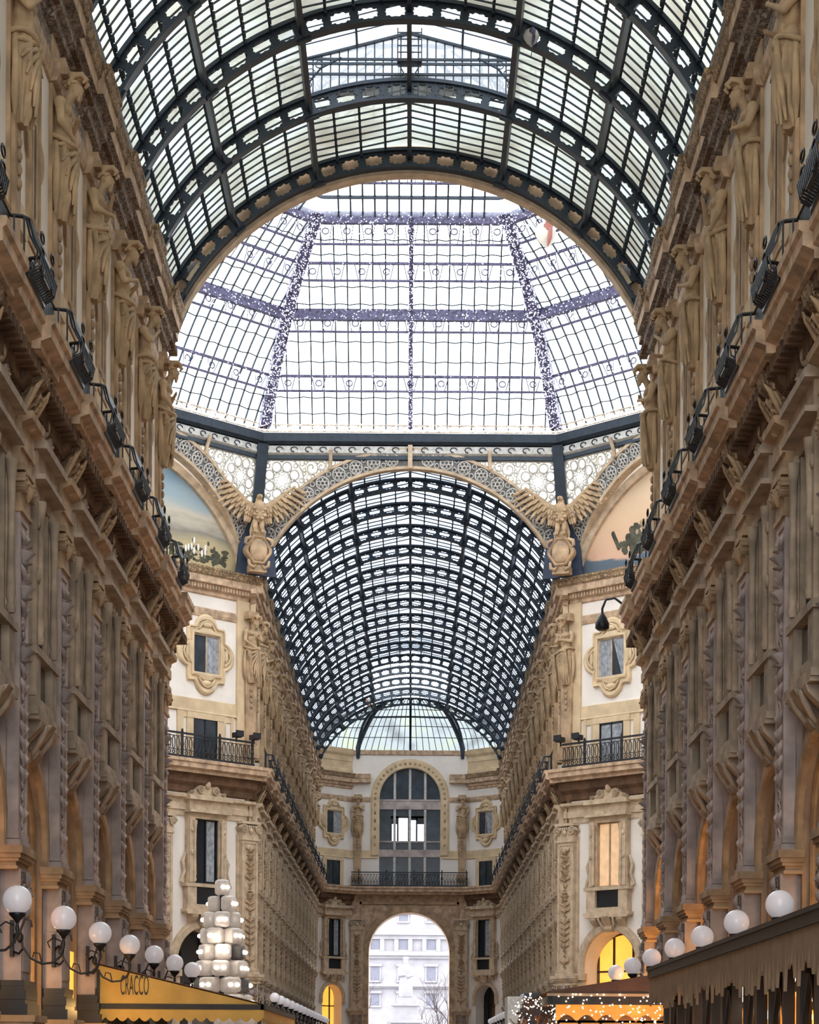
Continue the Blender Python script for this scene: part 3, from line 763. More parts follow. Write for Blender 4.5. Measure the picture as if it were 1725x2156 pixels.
# ------------------------------------------------------------------ globe lamps
def make_lamp():
    """bracket reaching from the pier (local x=0 is pier face) out to the globe at x=.9"""
    t = empty('globe_lamp', 'x', 'lamp')
    m = M(); m.ell((.88, 0, 4.12), (.225, .225, .225), 28, 18); m.obj('glass_globe', 'globe', t)
    m = M(); m.lathe([(.03, -.14), (.05, -.1), (.09, -.06), (.13, -.01), (.13, .02), (.06, .03)], (.88, 0, 3.9), 12); m.lathe([(.02, -.3), (.035, -.2), (.02, -.12)], (.88, 0, 3.88), 8)
    m.obj('gallery', 'black', t)
    m = M(); m.tube([(.88, 0, 3.62), (.84, 0, 3.46), (.7, 0, 3.34), (.5, 0, 3.32), (.3, 0, 3.42), (.16, 0, 3.62), (.12, 0, 3.9), (.2, 0, 4.1), (.3, 0, 4.08), (.32, 0, 3.96)], .022, 7)
    m.tube([(.84, .0, 3.72), (.7, 0, 3.78), (.6, 0, 3.7), (.64, 0, 3.6)], .014, 6)
    m.tube([(.5, 0, 3.33), (.46, 0, 3.5), (.36, 0, 3.52), (.34, 0, 3.43)], .014, 6)
    m.obj('scroll_arm', 'black', t)
    m = M(); m.box(-.10, -.04, .18, .34, 3.45, 4.1); m.tube([(-.07, .3, 3.8), (.05, .1, 3.86), (.13, 0, 3.8)], .03, 6); m.ell((.12, 0, 3.78), (.06, .06, .1), 8, 6); m.tube([(-.07, .3, 3.55), (.08, .1, 3.5), (.18, 0, 3.6)], .022, 6); m.obj('wall_bracket', 'black', t)
    return t

# ------------------------------------------------------------------ place the bay elements
near_pil = Proto(make_pilaster()); console = Proto(make_console())
far_pil = Proto(make_pilaster('pale', 'warmcarve', 'wallstone'))
win_near = Proto(make_window('winstone', 'dim', 'dark', True)); win_far = Proto(make_window('pale', 'dark', 'dark', True)); win_lit = Proto(make_window('pale', 'blind', 'dark', False))
attic = Proto(make_attic_window()); attic.root.scale = (.42, .82, 1)
cart_l = Proto(make_cartouche('sunny', 'dim', curtain=1)); cart_r = Proto(make_cartouche('sunny', 'dim', curtain=2)); 
bulge = Proto(make_bulge_rail()); door_n = Proto(make_door()); door_c = Proto(make_door(curtain=True))
statues = [Proto(make_statue(k)) for k in range(4)]
lamp = Proto(make_lamp())
wn = [0]; dn = [0]
def W_(p, loc, rz): wn[0] += 1; return p.put(loc, rz, name='window_%d' % wn[0])
def D_(p, loc, rz): dn[0] += 1; return p.put(loc, rz, name='door_%d' % dn[0])
ZST = 19.0
# upper strip pilasters behind the statues, panels, archivolts
def upper_strips(sd, ps, far):
    m = M()
    for p in ps: m.T = Matrix.Translation((sd*W, p, 0)) @ Matrix.Rotation(A_ARM[sd], 4, 'Z'); m.box(-.02, .08, -.42, .42, 14.6, 21.0); m.box(0, .08, -.42, .42, 21.4, 22.0)
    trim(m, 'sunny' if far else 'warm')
def archivolts(sd, bs, mt_):
    m = M()
    for b in bs:
        m.T = Matrix.Translation((sd*W, b, 0)) @ Matrix.Rotation(A_ARM[sd], 4, 'Z')
        arch_ring(m, 0, ZS, RA, 1.98, -.02, .12, legs=.2)
        arch_ring(m, 0, ZS, RA-.05, RA+.02, -.22, -.12, legs=5.5); arch_ring(m, 0, ZS, RA-.16, RA+.02, -.62, -.5, legs=5.5)
    trim(m, mt_)
for sd in (-1, 1):
    s = SIDE[sd]; a = A_ARM[sd]
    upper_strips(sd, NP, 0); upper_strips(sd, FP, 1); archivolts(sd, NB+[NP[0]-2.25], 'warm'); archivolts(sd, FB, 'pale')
    n = 0
    for i, p in enumerate(NP):
        near_pil.put((sd*W, p, 0), a, '%s grey carved giant pilaster on the near %s wall' % (ORD[i], s), 'giant pilasters of the near arcade')
        console.put((sd*W, p, 0), a, '%s acanthus bracket under the near %s balcony' % (ORD[i], s), 'cornice brackets of the near arcade')
        statues[(i*3+(sd > 0)*2) % 4].put((sd*(W+.05), p, ZST), a, '%s bowed stone telamon on the near %s wall' % (ORD[i], s), 'telamon statues of the near arcade')
    for i, p in enumerate(FP[:-1]):
        far_pil.put((sd*W, p, 0), a, '%s pale giant pilaster beyond the octagon, %s wall' % (ORD[i], s), 'giant pilasters of the far arcade')
        console.put((sd*W, p, 0), a, '%s bracket under the far %s balcony beyond the octagon' % (ORD[i], s), 'cornice brackets of the far arcade')
        statues[(i*3+(sd < 0)) % 4].put((sd*(W-.05), p, ZST), a, '%s stone telamon beyond the octagon, %s wall' % (ORD[i], s), 'telamon statues of the far arcade')
    for i, b in enumerate([NB[0]-BAY]+NB):
        W_(win_near, (sd*W, b, 0), a); W_(attic, (sd*W, b, 0), a); D_(door_n, (sd*W, b, 0), a)
        bulge.put((sd*W, b, 0), a, '%s pot-bellied black railing on the near %s balcony' % (ORD[i], s), 'balcony railings of the near arcade')
    for i, b in enumerate(FB):
        W_(win_far, (sd*W, b, 0), a); W_(attic, (sd*W, b, 0), a)
        bulge.put((sd*W, b, 0), a, '%s black balcony railing beyond the octagon, %s wall' % (ORD[i], s), 'balcony railings of the far arcade')
    for i in range(7):
        lamp.put((sd*(W-.30), 33.8+BAY*i, 0), a, '%s white globe lamp on the near %s wall' % (ORD[i], s), 'globe lamps of the near arcade')
    for i, p in enumerate(FP[:-1]):
        lamp.put((sd*(W-.30), p-.95, .25), a, '%s white globe lamp beyond the octagon, %s wall' % (ORD[i], s), 'globe lamps of the far arcade')
    # far diagonal wall
    ad = A_DIA[sd]
    x, y = diag(sd, .2); far_pil.put((x, y, 0), ad, 'pale corner pilaster with carved strip, %s of the far arcade mouth' % s, 'octagon pilasters')
    st = statues[2 if sd < 0 else 0].put((*diag(sd, .15, .05), ZST), ad, 'stone telamon on the octagon corner, %s of the far arcade' % s, 'octagon telamons')
    x, y = diag(sd, 5.05); far_pil.put((x, y, 0), ad, 'partly hidden octagon pilaster beside the near %s wall' % s, 'octagon pilasters')
    x, y = diag(sd, DU); (W_(win_far, (x, y, 0), ad) if sd < 0 else W_(win_lit, (x, y, 0), ad))
    W_(cart_l if sd < 0 else cart_r, (x, y, 0), ad); D_(door_n if sd < 0 else door_c, (x, y, 0), ad)
    x, y = diag(sd, DU+4.85); W_(win_far, (x, y, 0), ad); W_(cart_l, (x, y, 0), ad)
    m = M(); m.T = Matrix.Translation((*diag(sd, DU), 0)) @ Matrix.Rotation(ad, 4, 'Z'); arch_ring(m, 0, 5.85, 1.5, 1.9, -.02, .14, legs=.4)
    for sg in (-1, 1): m.box(0, .16, sg*1.7-.28, sg*1.7+.28, 0, 5.2); m.box(0, .24, sg*1.7-.34, sg*1.7+.34, 5.2, 5.5)
    trim(m, 'pale')
    m = M(); m.T = Matrix.Translation((*diag(sd, 0), 0)) @ Matrix.Rotation(ad, 4, 'Z')
    q = 1 if sd > 0 else -1
    def by(a0, a1): return sorted((q*a0, q*a1))
    for t0, t1, z0, z1 in ((-.2, .85, 14.6, 22.0), (3.85, 4.2, 14.6, 16.8), (1.0, 1.16, 14.6, 16.8), (1.45, 1.6, 14.6, 16.8)):
        y0, y1 = by(t0, t1); m.box(0, .12 if t0 < 0 else .07, y0, y1, z0, z1)
    for t0, t1 in ((1.0, 1.6), (1.6, 3.85)): y0, y1 = by(t0, t1); m.box(0, .05, y0, y1, 16.5, 16.8); 
    trim(m, 'sunny')
    # straight railing on the diagonal balcony
    t = straight_rail(7.5)
    if sd < 0: t.location = (*diag(sd, .3), 0); t.rotation_euler = (0, 0, ad)
    else:
        x, y = diag(sd, 7.8); t.location = (x, y, 0); t.rotation_euler = (0, 0, ad)
    tag(t, 'long black railing of oval balusters on the octagon balcony, %s side' % s, 'railing', 'octagon railings')
    # end facets
    FLh = (W-XF)/2; x, y = sd*(W-FLh), Y3+FLh
    W_(win_far, (x, y, 0), ad)
    W_(cart_l, (x, y, 0), ad); D_(door_n, (x, y, 0), ad)
    m = M(); m.T = Matrix.Translation((x, y, 0)) @ Matrix.Rotation(ad, 4, 'Z'); arch_ring(m, 0, 6.2, 1.0, 1.32, -.02, .12, legs=.4); trim(m, 'pale')
    far_pil.put((sd*3.93, YE-.05, 0), -PI/2, 'pilaster on the end wall, %s of the archway' % s, 'end wall pilasters')
    statues[1 if sd < 0 else 3].put((sd*3.93, YE-.02, ZST), -PI/2, 'telamon on the end wall, %s of the arched window' % s, 'end wall telamons')

# railing across the end wall
t = straight_rail(8.8, .7); t.location = (-4.4, YE, 0); t.rotation_euler = (0, 0, -PI/2)
for c in kids(t): c.location.y = 8.8
tag(t, 'black railing crossing below the big arched window on the end wall', 'railing')
# end wall ornament and big window
m = M(); m.T = EW
arch_ring(m, 0, 21.3, 2.3, 2.97, -.02, .14, legs=4.3, n=32); trim(m, 'sunny')
m = M(); m.T = EW
for i in range(23):
    a = PI*i/22; m.ell((.13, -2.63*cos(a), 21.3+2.63*sin(a)), (.05, .12, .12), 8, 5)
for z in (20.8, 20.2, 19.6, 19, 18.4, 17.8):
    for sg in (-1, 1): m.ell((.13, sg*2.63, z), (.05, .1, .16), 8, 5)
trim(m, 'warm')
m = M(); m.T = EW; arch_ring(m, 0, 9.65, 3.05, 3.6, -.02, .2, legs=4.2, n=36)
m.box(0, .1, -3.75, -3.6, 9.5, 13.5); m.box(0, .1, 3.6, 3.75, 9.5, 13.5); m.box(0, .1, -3.75, 3.75, 13.3, 13.5)
trim(m, 'warm')
gw = empty('window', None, None, loc=(0, YE, 0), rz=-PI/2); gw['kind'] = 'structure'; wn[0] += 1; gw.name = 'window_%d' % wn[0]
def archpoly(R, zs, z0, n=28): return [(-R, z0)]+[(-R*cos(PI*i/n), zs+R*sin(PI*i/n)) for i in range(n+1)]+[(R, z0)]
M().prism([(-2.3, 14.6), (-2.3, 18.0), (2.3, 18.0), (2.3, 14.6)], lambda a, b, x: (x, a, b), -.42, -.36).obj('pane', 'dim', gw)
M().prism(archpoly(2.3, 21.3, 20.0), lambda a, b, x: (x, a, b), -.42, -.36).obj('pane', 'dim', gw)
m = M(); m.box(-.42, -.36, -2.3, -1.45, 18, 20); m.box(-.42, -.36, 1.15, 2.3, 18, 20); m.obj('pane', 'dim', gw)
m = M(); m.box(-.41, -.39, -1.45, 1.15, 18.0, 20.0); m.obj('clear_pane', 'clear', gw)
m = M()
for y0, y1, z0, z1 in ((-1.45, -1.35, 18, 20), (-1.25, -1.15, 18, 19.4), (-.98, -.84, 18, 19.4), (-.16, .0, 18, 20), (.45, .58, 18, 20), (-1.35, -.84, 19.4, 20), (.0, .58, 19.7, 20), (.58, 1.15, 19.4, 20), (1.05, 1.15, 18, 19.4), (-1.45, 1.15, 19.85, 20.0)):
    m.box(-.4, -.3, y0, y1, z0, z1)
m.obj('glazing_screen', 'black', gw)
m = M()
for y in (-1.15, 0, 1.15): m.box(-.36, -.2, y-.09, y+.09, 14.6, 21.3+sqrt(2.3**2-y*y))
m.obj('mullion', 'palegrey', gw)
m = M(); m.box(-.36, -.18, -2.3, 2.3, 20.5, 21.2); m.box(-.36, -.15, -2.3, 2.3, 21.12, 21.25); m.box(-.36, -.18, -2.3, 2.3, 16.9, 17.45); m.box(-.36, -.22, -2.3, 2.3, 18.0, 18.12)
m.obj('transom', 'stone', gw)
# ------------------------------------------------------------------ glazed barrel vaults
DA = R_(5.125); NC = 13                       # cell angle, cells each side
RB, RT, RG = 7.5, 7.95, 8.08
HOLE = [(.10,.5),(.17,.40),(.15,.24),(.28,.26),(.36,.14),(.5,.2),(.64,.14),(.72,.26),(.85,.24),(.83,.40),(.90,.5),(.83,.60),(.85,.76),(.72,.74),(.64,.86),(.5,.8),(.36,.86),(.28,.74),(.15,.76),(.17,.60)]
def rectproj(u, v):
    a, b = u-.5, v-.5; k = .5/max(abs(a), abs(b)); return (.5+a*k, .5+b*k)
def pol(r, a, y, zc): return (r*sin(a), y, zc+r*cos(a))
def chord(r, a, y, zc):                        # straight pitched section over the middle
    A = 4*DA
    if abs(a) < A-1e-6:
        t = abs(a)/A; x = r*sin(A)*t*(1 if a > 0 else -1); z = zc+(r+.12)*(1-t)+r*cos(A)*t; return (x, y, z)
    return pol(r, a, y, zc)
def arcbar(m, r0, r1, y0, y1, zc, n0=-NC, n1=NC, f=pol, sub=2):
    rows = []
    for i in range(n0*sub, n1*sub+1):
        a = i*DA/sub; rows.append([f(r0, a, y0, zc), f(r1, a, y0, zc), f(r1, a, y1, zc), f(r0, a, y1, zc)])
    vs = [p for r in rows for p in r]; fs = []
    for i in range(len(rows)-1):
        for j in range(4): fs.append((i*4+j, i*4+(j+1) % 4, i*4+4+(j+1) % 4, i*4+4+j))
    m.add(vs, fs)
def make_rib(zc, thick=.09, filled=False):
    t = empty('iron_arch_rib', 'x', 'arch rib')
    m = M()
    for c in range(-NC, NC):
        for y in (-thick/2, thick/2):
            O = [pol(RB+(RT-RB)*v, (c+u)*DA, y, zc) for u, v in [rectproj(*h) for h in HOLE]]
            I = [pol(RB+(RT-RB)*v, (c+u)*DA, y, zc) for u, v in HOLE]
            m.ring([O, I])
        m.ring([[pol(RB+(RT-RB)*v, (c+u)*DA, y, zc) for u, v in HOLE] for y in (-thick/2, thick/2)])
    m.obj('openwork_web', 'iron', t)
    m = M(); arcbar(m, RB-.04, RB+.03, -.15, .15, zc); m.obj('lower_flange', 'iron', t)
    m = M(); arcbar(m, RT-.02, RT+.07, -.15, .15, zc); m.obj('upper_flange', 'iron', t)
    for k in (-12, -8, -4, 4, 8, 12):
        m = M()
        m.beam(pol(RB-.1, k*DA, 0, zc), pol(RT+.05, k*DA, 0, zc), .36, .16, up=(0, 1, 0))
        for sg in (-1, 1): m.tube([pol(RB+.02, k*DA, 0, zc), pol(RB+.02, k*DA, sg*.35, zc), pol(RB+.3, k*DA, sg*.8, zc)], .045, 5)
        m.obj('joint_casting', 'iron', t)
    return t
def make_roof_bay(L_, zc, glass, open_mid=False, nb=9, tag_=''):
    t = empty('ceiling', None, None); t['kind'] = 'structure'
    rng = [(-NC, -4), (4, NC)] if open_mid else [(-NC, NC)]
    m = M()
    for a0, a1 in rng:
        vs = []
        for i in range(a0, a1+1): vs += [chord(RG, i*DA, 0, zc), chord(RG, i*DA, L_, zc)]
        m.add(vs, [(2*i, 2*i+1, 2*i+3, 2*i+2) for i in range(a1-a0)])
    m.obj('roof_glass', glass, t)
    m = M()
    for k in range(1, nb+1):
        y = k*L_/(nb+1)
        bw = .018 if nb > 6 else .034
        for a0, a1 in rng: arcbar(m, RG-.05, RG-.01, y-bw, y+bw, zc, a0, a1, chord, 1)
    m.obj('glazing_bars', 'bar', t)
    m = M()
    for i in range(-NC, NC+1):
        if open_mid and abs(i) < 4: continue
        p, q = chord(RG-.1, i*DA, 0, zc), chord(RG-.1, i*DA, L_, zc)
        m.beam(p, q, .05, .08)
        n = nb+1
        for k in range(n):
            y = (k+.5)*L_/n; r = chord(RG-.17, i*DA, y, zc); m.box(r[0]-.035, r[0]+.035, y-.1, y+.1, r[2]-.04, r[2]+.06)
    m.obj('purlins', 'iron', t)
    m = M()
    for i in (-12, -8, -4, 4, 8, 12):
        a = i*DA; w_ = .19 if abs(i) == 4 else .11
        m.beam(pol(7.72, a, 0, zc), pol(7.72, a, L_, zc), w_*.75, .24, up=pol(1, a, 0, 0))
        n = 8
        for k in range(n): m.beam(pol(7.62, a, k*L_/n, zc), pol(7.98, a, (k+1)*L_/n, zc), .03)
    m.beam((0, 0, zc+7.75), (0, L_, zc+7.75), .12, .16); m.beam((0, 0, zc+8.12), (0, L_, zc+8.12), .1, .14)
    m.obj('main_purlins', 'iron', t)
    return t
ZN, ZF = 20.0, 20.4
near_rib = Proto(make_rib(ZN)); near_bay = Proto(make_roof_bay(4.45, ZN, 'glazed')); near_open = Proto(make_roof_bay(4.45, ZN, 'glazed', True))
far_rib = Proto(make_rib(ZF)); far_bay = Proto(make_roof_bay(4.36, ZF, 'fglass', nb=5)); far_open = Proto(make_roof_bay(4.36, ZF, 'fglass', True, nb=5))
NR = [Y1-.14-4.45*k for k in range(0, 15)]
for i, y in enumerate(NR):
    if i <= 5:
        near_rib.put((0, y, 0), 0, 'openwork iron arch of the near glass vault, %s' % ('at its octagon end' if i == 0 else (ORD[i-1].replace('nearest', 'nearest') + ' to the octagon end arch')), 'arch ribs of the near vault')
    if i: (near_open if i == 2 else near_bay).put((0, y, 0), 0)
FR = [100.3+4.36*k for k in range(0, 15)]
for i, y in enumerate(FR):
    far_rib.put((0, y, 0), 0, '%s openwork iron arch of the far glass vault' % ORD[i], 'arch ribs of the far vault')
    if i < 14: (far_open if i in (10, 11, 12) else far_bay).put((0, y, 0), 0)
far_bay.put((0, FR[0]-4.36+1.5, 0), 0).scale = (1, .65, 1)
# raised lanterns over the openings
def lantern(y0, y1, zc, name, gable, st='bar'):
    xw = RG*sin(4*DA); ze = zc+RG*cos(4*DA); t = empty('ceiling', None, None); t['kind'] = 'structure'
    zt = ze+.95; za = zc+9.25
    m = M()
    for sg in (-1, 1):
        m.add([(sg*xw, y0, ze), (sg*xw, y1, ze), (sg*xw, y1, zt), (sg*xw, y0, zt)], [(0, 1, 2, 3)])
        m.add([(sg*xw, y0, zt), (sg*xw, y1, zt), (0, y1, za), (0, y0, za)], [(0, 1, 2, 3)])
    if gable: m.add([(-xw, y1, ze), (xw, y1, ze), (xw, y1, zt), (0, y1, za), (-xw, y1, zt)], [(0, 1, 2, 3, 4)])
    m.obj('lantern_glass', gable or 'clear', t)
    m = M()
    n = 12
    for i in range(-n, n+1):
        x = xw*i/n; z = zt+(za-zt)*(1-abs(i)/n)
        if gable: m.beam((x, y1-.05, ze), (x, y1-.05, z), .035)
    if gable:
        for z in (ze+.55, zt, zt-.12): m.beam((-xw, y1-.08, z), (xw, y1-.08, z), .06)
        for sg in (-1, 1): m.beam((sg*xw, y1-.1, zt+.02), (0, y1-.1, za), .12)
    k = int((y1-y0)/.75)
    for i in range(k+1):
        y = y0+(y1-y0)*i/k
        for sg in (-1, 1):
            m.beam((sg*xw, y, ze), (sg*xw, y, zt), .04); m.beam((sg*xw, y, zt), (0, y, za), .04)
    for sg in (-1, 1): m.beam((sg*xw, y0, zt), (sg*xw, y1, zt), .08); m.beam((sg*xw*.5, y0, (zt+za)/2), (sg*xw*.5, y1, (zt+za)/2), .06)
    m.beam((0, y0, za), (0, y1, za), .1)
    m.obj('lantern_bars', st, t)
    m = M()
    for sg in (-1, 1):                          # trussed brackets in the corners of the opening
        for y in ((y0+.1, y1-.1) if gable else ()):
            m.tube([(sg*xw, y, ze-.2), (sg*(xw-.12), y, ze+.3), (sg*(xw-.45), y, ze+.7), (sg*(xw-1.0), y, ze+.98)], .03, 5)
            for c in ((.18, .55, .13), (.4, .8, .1), (.12, .25, .08)):
                m.tube([(sg*(xw-c[0]+c[2]*cos(a)), y, ze+c[1]+c[2]*sin(a)) for a in [q*PI/5 for q in range(10)]], .015, 4, closed=True)
    if gable: m.obj('scroll_bracket', 'iron', t)
    return t
lantern(NR[2], NR[1], ZN, 'lantern', 'lglass')
lantern(FR[10], FR[13], ZF, 'lantern', None)
# end platform: little maintenance cage hanging from the lantern
m = M(); xw = .32
for sg in (-1, 1):
    for y in (NR[1]-.5, NR[1]-.12): m.beam((sg*xw, y, 28.35), (sg*xw, y, 29.35), .03)
for z in (28.35, 28.7, 29.05, 29.32):
    for y in (NR[1]-.5, NR[1]-.12): m.beam((-xw, y, z), (xw, y, z), .025)
    for sg in (-1, 1): m.beam((sg*xw, NR[1]-.5, z), (sg*xw, NR[1]-.12, z), .025)
m.box(-xw, xw, NR[1]-.5, NR[1]-.12, 28.3, 28.35)
for sg in (-1, 1): m.beam((sg*xw, NR[1]-.3, 28.35), (sg*xw*.3, NR[1]-.3, 27.95), .03)
tag(m.obj('maintenance_cage', 'black'), 'small black metal maintenance cage in the roof lantern above the near vault', 'cage')
# tan filled panels of the end arch, and rim of the near arm mouth
m = M(); arcbar(m, RB, RT+.25, -.03, .03, ZN); m.T = None; o = m.obj('ceiling', 'warm'); o.location = (0, Y1+.12, 0); struct(o)
m = M(); arcbar(m, RB-.14, RB+.02, .0, .45, ZN); o = m.obj('trim_rim', 'pale'); o.location = (0, Y1, 0); tn[0] += 1; o.name = 'trim_%d' % tn[0]; struct(o)
# masonry closing above the near walls
for y_, z_ in ((Y1, ZN), (Y2, ZF)):
    pass
for sd in (-1, 1):
    for a, b in ((-3, Y1), (Y2, Y3)):
        x0, x1 = sorted((sd*(W+.15), sd*(W+2.2))); m = M(); m.box(x0, x1, a, b, 23.1, 23.5); o = m.obj('wall_%s' % SIDE[sd], 'wallstone'); struct(o)

# ------------------------------------------------------------------ apse half dome at the far end
def apse_facet(P0, P1, Q0, Q1, bulge, nx, ny, name):
    t = empty('ceiling', None, None); t['kind'] = 'structure'
    P0, P1, Q0, Q1, B = map(Vector, (P0, P1, Q0, Q1, bulge))
    def pt(u, v): 
        a = P0.lerp(P1, u); b = Q0.lerp(Q1, u); p = a.lerp(b, v); return p+B*(4*v*(1-v))
    n = 8; vs = [pt(i/nx, j/n) for j in range(n+1) for i in range(nx+1)]
    M().add(vs, [(j*(nx+1)+i, j*(nx+1)+i+1, (j+1)*(nx+1)+i+1, (j+1)*(nx+1)+i) for j in range(n) for i in range(nx)]).obj('roof_glass', 'eglass', t)
    m = M()
    off = Vector((0, -.06, -.04))
    for i in range(nx+1): m.tube([pt(i/nx, j/n)+off for j in range(n+1)], .035 if 0 < i < nx else .12, 4)
    for j in range(1, ny+1): m.tube([pt(i/nx, j/(ny+1))+off for i in range(nx+1)], .035 if j != 3 else .09, 4)
    m.obj('glazing_bars', 'bar', t)
    return t
ZA = 24.95; top = 28.25
apse_facet((-3.95, YE+.1, ZA), (0, YE+.1, ZA), (-1.75, Y3+.2, top), (0, Y3+.2, top+.1), (0, .55, .75), 8, 5, 'a')
apse_facet((0, YE+.1, ZA), (3.95, YE+.1, ZA), (0, Y3+.2, top+.1), (1.75, Y3+.2, top), (0, .55, .75), 8, 5, 'a')
for sd in (-1, 1):
    apse_facet((sd*3.95, YE+.1, ZA), (sd*7.2, Y3+.3, ZA), (sd*1.75, Y3+.2, top), (sd*3.6, Y3, 27.4), (sd*.5, .35, .6), 8, 5, 'b')
    m = M(); m.tube([(sd*3.95, YE-.05, 24.3), (sd*3.95, YE-.1, ZA+.1), (sd*3.7, YE+.1, 26.2), (sd*3.0, YE-.6, 27.5), (sd*1.8, Y3+.3, 28.2)], [.12, .2, .2, .17, .14], 6)
    tag(m.obj('apse_rib', 'iron'), 'curved iron rib of the glazed half dome at the far end, %s side' % SIDE[sd], 'arch rib', 'half dome ribs')

# ------------------------------------------------------------------ octagon: ring, dome, spandrels
T8 = math.tan(PI/8); DR, DZ = 17.42, 21.85
def aD(z): return sqrt(DR*DR-(z-DZ)**2)
LV = [29.4, 31.2, 33.3, 34.95, 36.2]
def aS(z):
    return 17.05 if z < 24.4 else 17.05-(z-24.4)*(17.05-15.95)/(28.6-24.4)
# face frame: local x along the face, local y outward from the centre, placed by rotating about the octagon centre
def face_rot(k): return k*PI/4
def make_face_glass():
    t = empty('ceiling', None, None); t['kind'] = 'structure'
    m = M(); zs = [LV[0]+(LV[-1]-LV[0])*i/12 for i in range(13)]
    vs = []
    for z in zs: a = aD(z)+.1; vs += [(-a*T8, a, z), (a*T8, a, z)]
    m.add(vs, [(2*i, 2*i+1, 2*i+3, 2*i+2) for i in range(12)]); m.obj('dome_glass', 'dglass', t)
    m = M()
    for k in range(-12, 13):
        x = k*.54
        pts = [(x, aD(z), z) for z in zs if aD(z)*T8 > abs(x)-.05]
        if len(pts) > 1: m.tube(pts, .042, 4)
    for j in range(len(LV)-1):
        for q in (1, 2):
            z = LV[j]+(LV[j+1]-LV[j])*q/3; a = aD(z)-.02
            m.tube([(-a*T8+i*2*a*T8/24, a, z+(.03 if i % 2 else -.03)) for i in range(25)], .03, 3)
    m.obj('glazing_bars', 'bar', t)
    # crown glass above the top ring
    m = M(); zs2 = [36.2, 37.0, 37.6, 38.2, 38.7, 39.2]; vs = []
    for z in zs2: a = max(.4, sqrt(max(.2, DR*DR-(z-DZ)**2))); vs += [(-a*T8, a, z), (a*T8, a, z)]
    m.add(vs, [(2*i, 2*i+1, 2*i+3, 2*i+2) for i in range(4)]); m.obj('crown_glass', 'dglass', t)
    m = M()
    for k in range(-6, 7): 
        pts = [(k*.5, sqrt(max(.2, DR*DR-(z-DZ)**2)), z) for z in zs2 if sqrt(max(.2, DR*DR-(z-DZ)**2))*T8 > abs(k*.5)-.05]
        if len(pts) > 1: m.tube(pts, .05, 4)
    for z in (36.9, 38.2):
        a = aD(z); m.beam((-a*T8, a, z), (a*T8, a, z), .12)
    m.obj('crown_bars', 'bar', t)
    return t
def bulbs_on(m, pts_fn, n, r=.035, seed=1):
    q = random.Random(seed)
    for _ in range(n):
        p = pts_fn(q); r2 = r*(.7+.6*q.random())
        x, y, z = p
        m.add([(x+r2, y, z), (x-r2, y, z), (x, y+r2, z), (x, y-r2, z), (x, y, z+r2), (x, y, z-r2)],
              [(0, 2, 4), (2, 1, 4), (1, 3, 4), (3, 0, 4), (2, 0, 5), (1, 2, 5), (3, 1, 5), (0, 3, 5)])
def make_corner_rib():
    t = empty('dome_rib', 'x', 'dome rib'); c_ = 1/cos(PI/8)
    zs = [LV[0]+(36.4-LV[0])*i/16 for i in range(17)]
    m = M(); rows = []
    for z in zs:
        r = aD(z)*c_; rows.append([(-.24, r-.42, z), (.24, r-.42, z), (.24, r-.02, z), (-.24, r-.02, z)])
    vs = [p for r in rows for p in r]; fs = [(i*4+j, i*4+(j+1) % 4, i*4+4+(j+1) % 4, i*4+4+j) for i in range(16) for j in range(4)]
    m.add(vs, fs); m.obj('box_girder', 'purple', t)
    m = M()
    def f(q): z = LV[0]+(36.4-LV[0])*q.random(); return (q.uniform(-.31, .31), aD(z)*c_-.46+q.random()*.06, z)
    bulbs_on(m, f, 1000, .028, 3); o = m.obj('fairy_lights', 'cbulb', t); o['kind'] = 'stuff'
    return t
def make_mid_rib():
    t = empty('dome_rib', 'x', 'dome rib'); zs = [LV[0]+(36.4-LV[0])*i/16 for i in range(17)]
    m = M(); m.tube([(0, aD(z)-.16, z) for z in zs], .13, 4); m.obj('slim_girder', 'purple', t)
    m = M()
    def f(q): z = LV[0]+(36.4-LV[0])*q.random(); return (q.uniform(-.13, .13), aD(z)-.32, z)
    bulbs_on(m, f, 350, .022, 4); o = m.obj('fairy_lights', 'cbulb', t); o['kind'] = 'stuff'
    return t
def make_ring(z, wide, name, h=.42):
    t = empty('dome_ring', name, 'ring beam', loc=(0, OC, 0))
    for k in range(8):
        m = M(); Rk = Matrix.Rotation(face_rot(k), 4, 'Z'); m.T = Rk; a = aD(z)-.2
        L_ = a*T8
        if wide: m.box(-L_, L_, a-.15, a+.1, z-.05, z+.42)
        else: m.beam((-L_, a, z+.16), (L_, a, z+.16), .1)
        zz = z-h; a2 = aD(zz)-.25
        m.beam((-L_-.1, a2, zz), (L_+.1, a2, zz), .08)
        n = 9
        for i in range(n):
            x = -L_+(i+.5)*2*L_/n; m.tube([(x+.14*cos(q), (a+a2)/2, (z+zz)/2+.1+.13*sin(q)) for q in [w_*PI/4 for w_ in range(8)]], .03, 4, closed=True)
            m.beam((x-.3, a, z+.1), (x-.14, a2, zz), .03); m.beam((x+.3, a, z+.1), (x+.14, a2, zz), .03)
        m.obj('ring_segment', 'purple', t)
    m = M()
    def f(q):
        k = q.randrange(8); a = aD(z)-.36; x = q.uniform(-a*T8, a*T8); zz = z+q.uniform(-h-.05, .42 if wide else .25); an = face_rot(k)
        aa = a-.02; return (x*cos(an)-aa*sin(an), x*sin(an)+aa*cos(an), zz)
    bulbs_on(m, f, 2200 if wide else 900, .026, int(z*10)); o = m.obj('fairy_lights', 'cbulb', t); o['kind'] = 'stuff'
    return t
fg = Proto(make_face_glass()); cr = Proto(make_corner_rib()); mr_ = Proto(make_mid_rib())
RN = {0: 'facing, above the far arcade', 1: 'on the far left face', 7: 'on the far right face'}
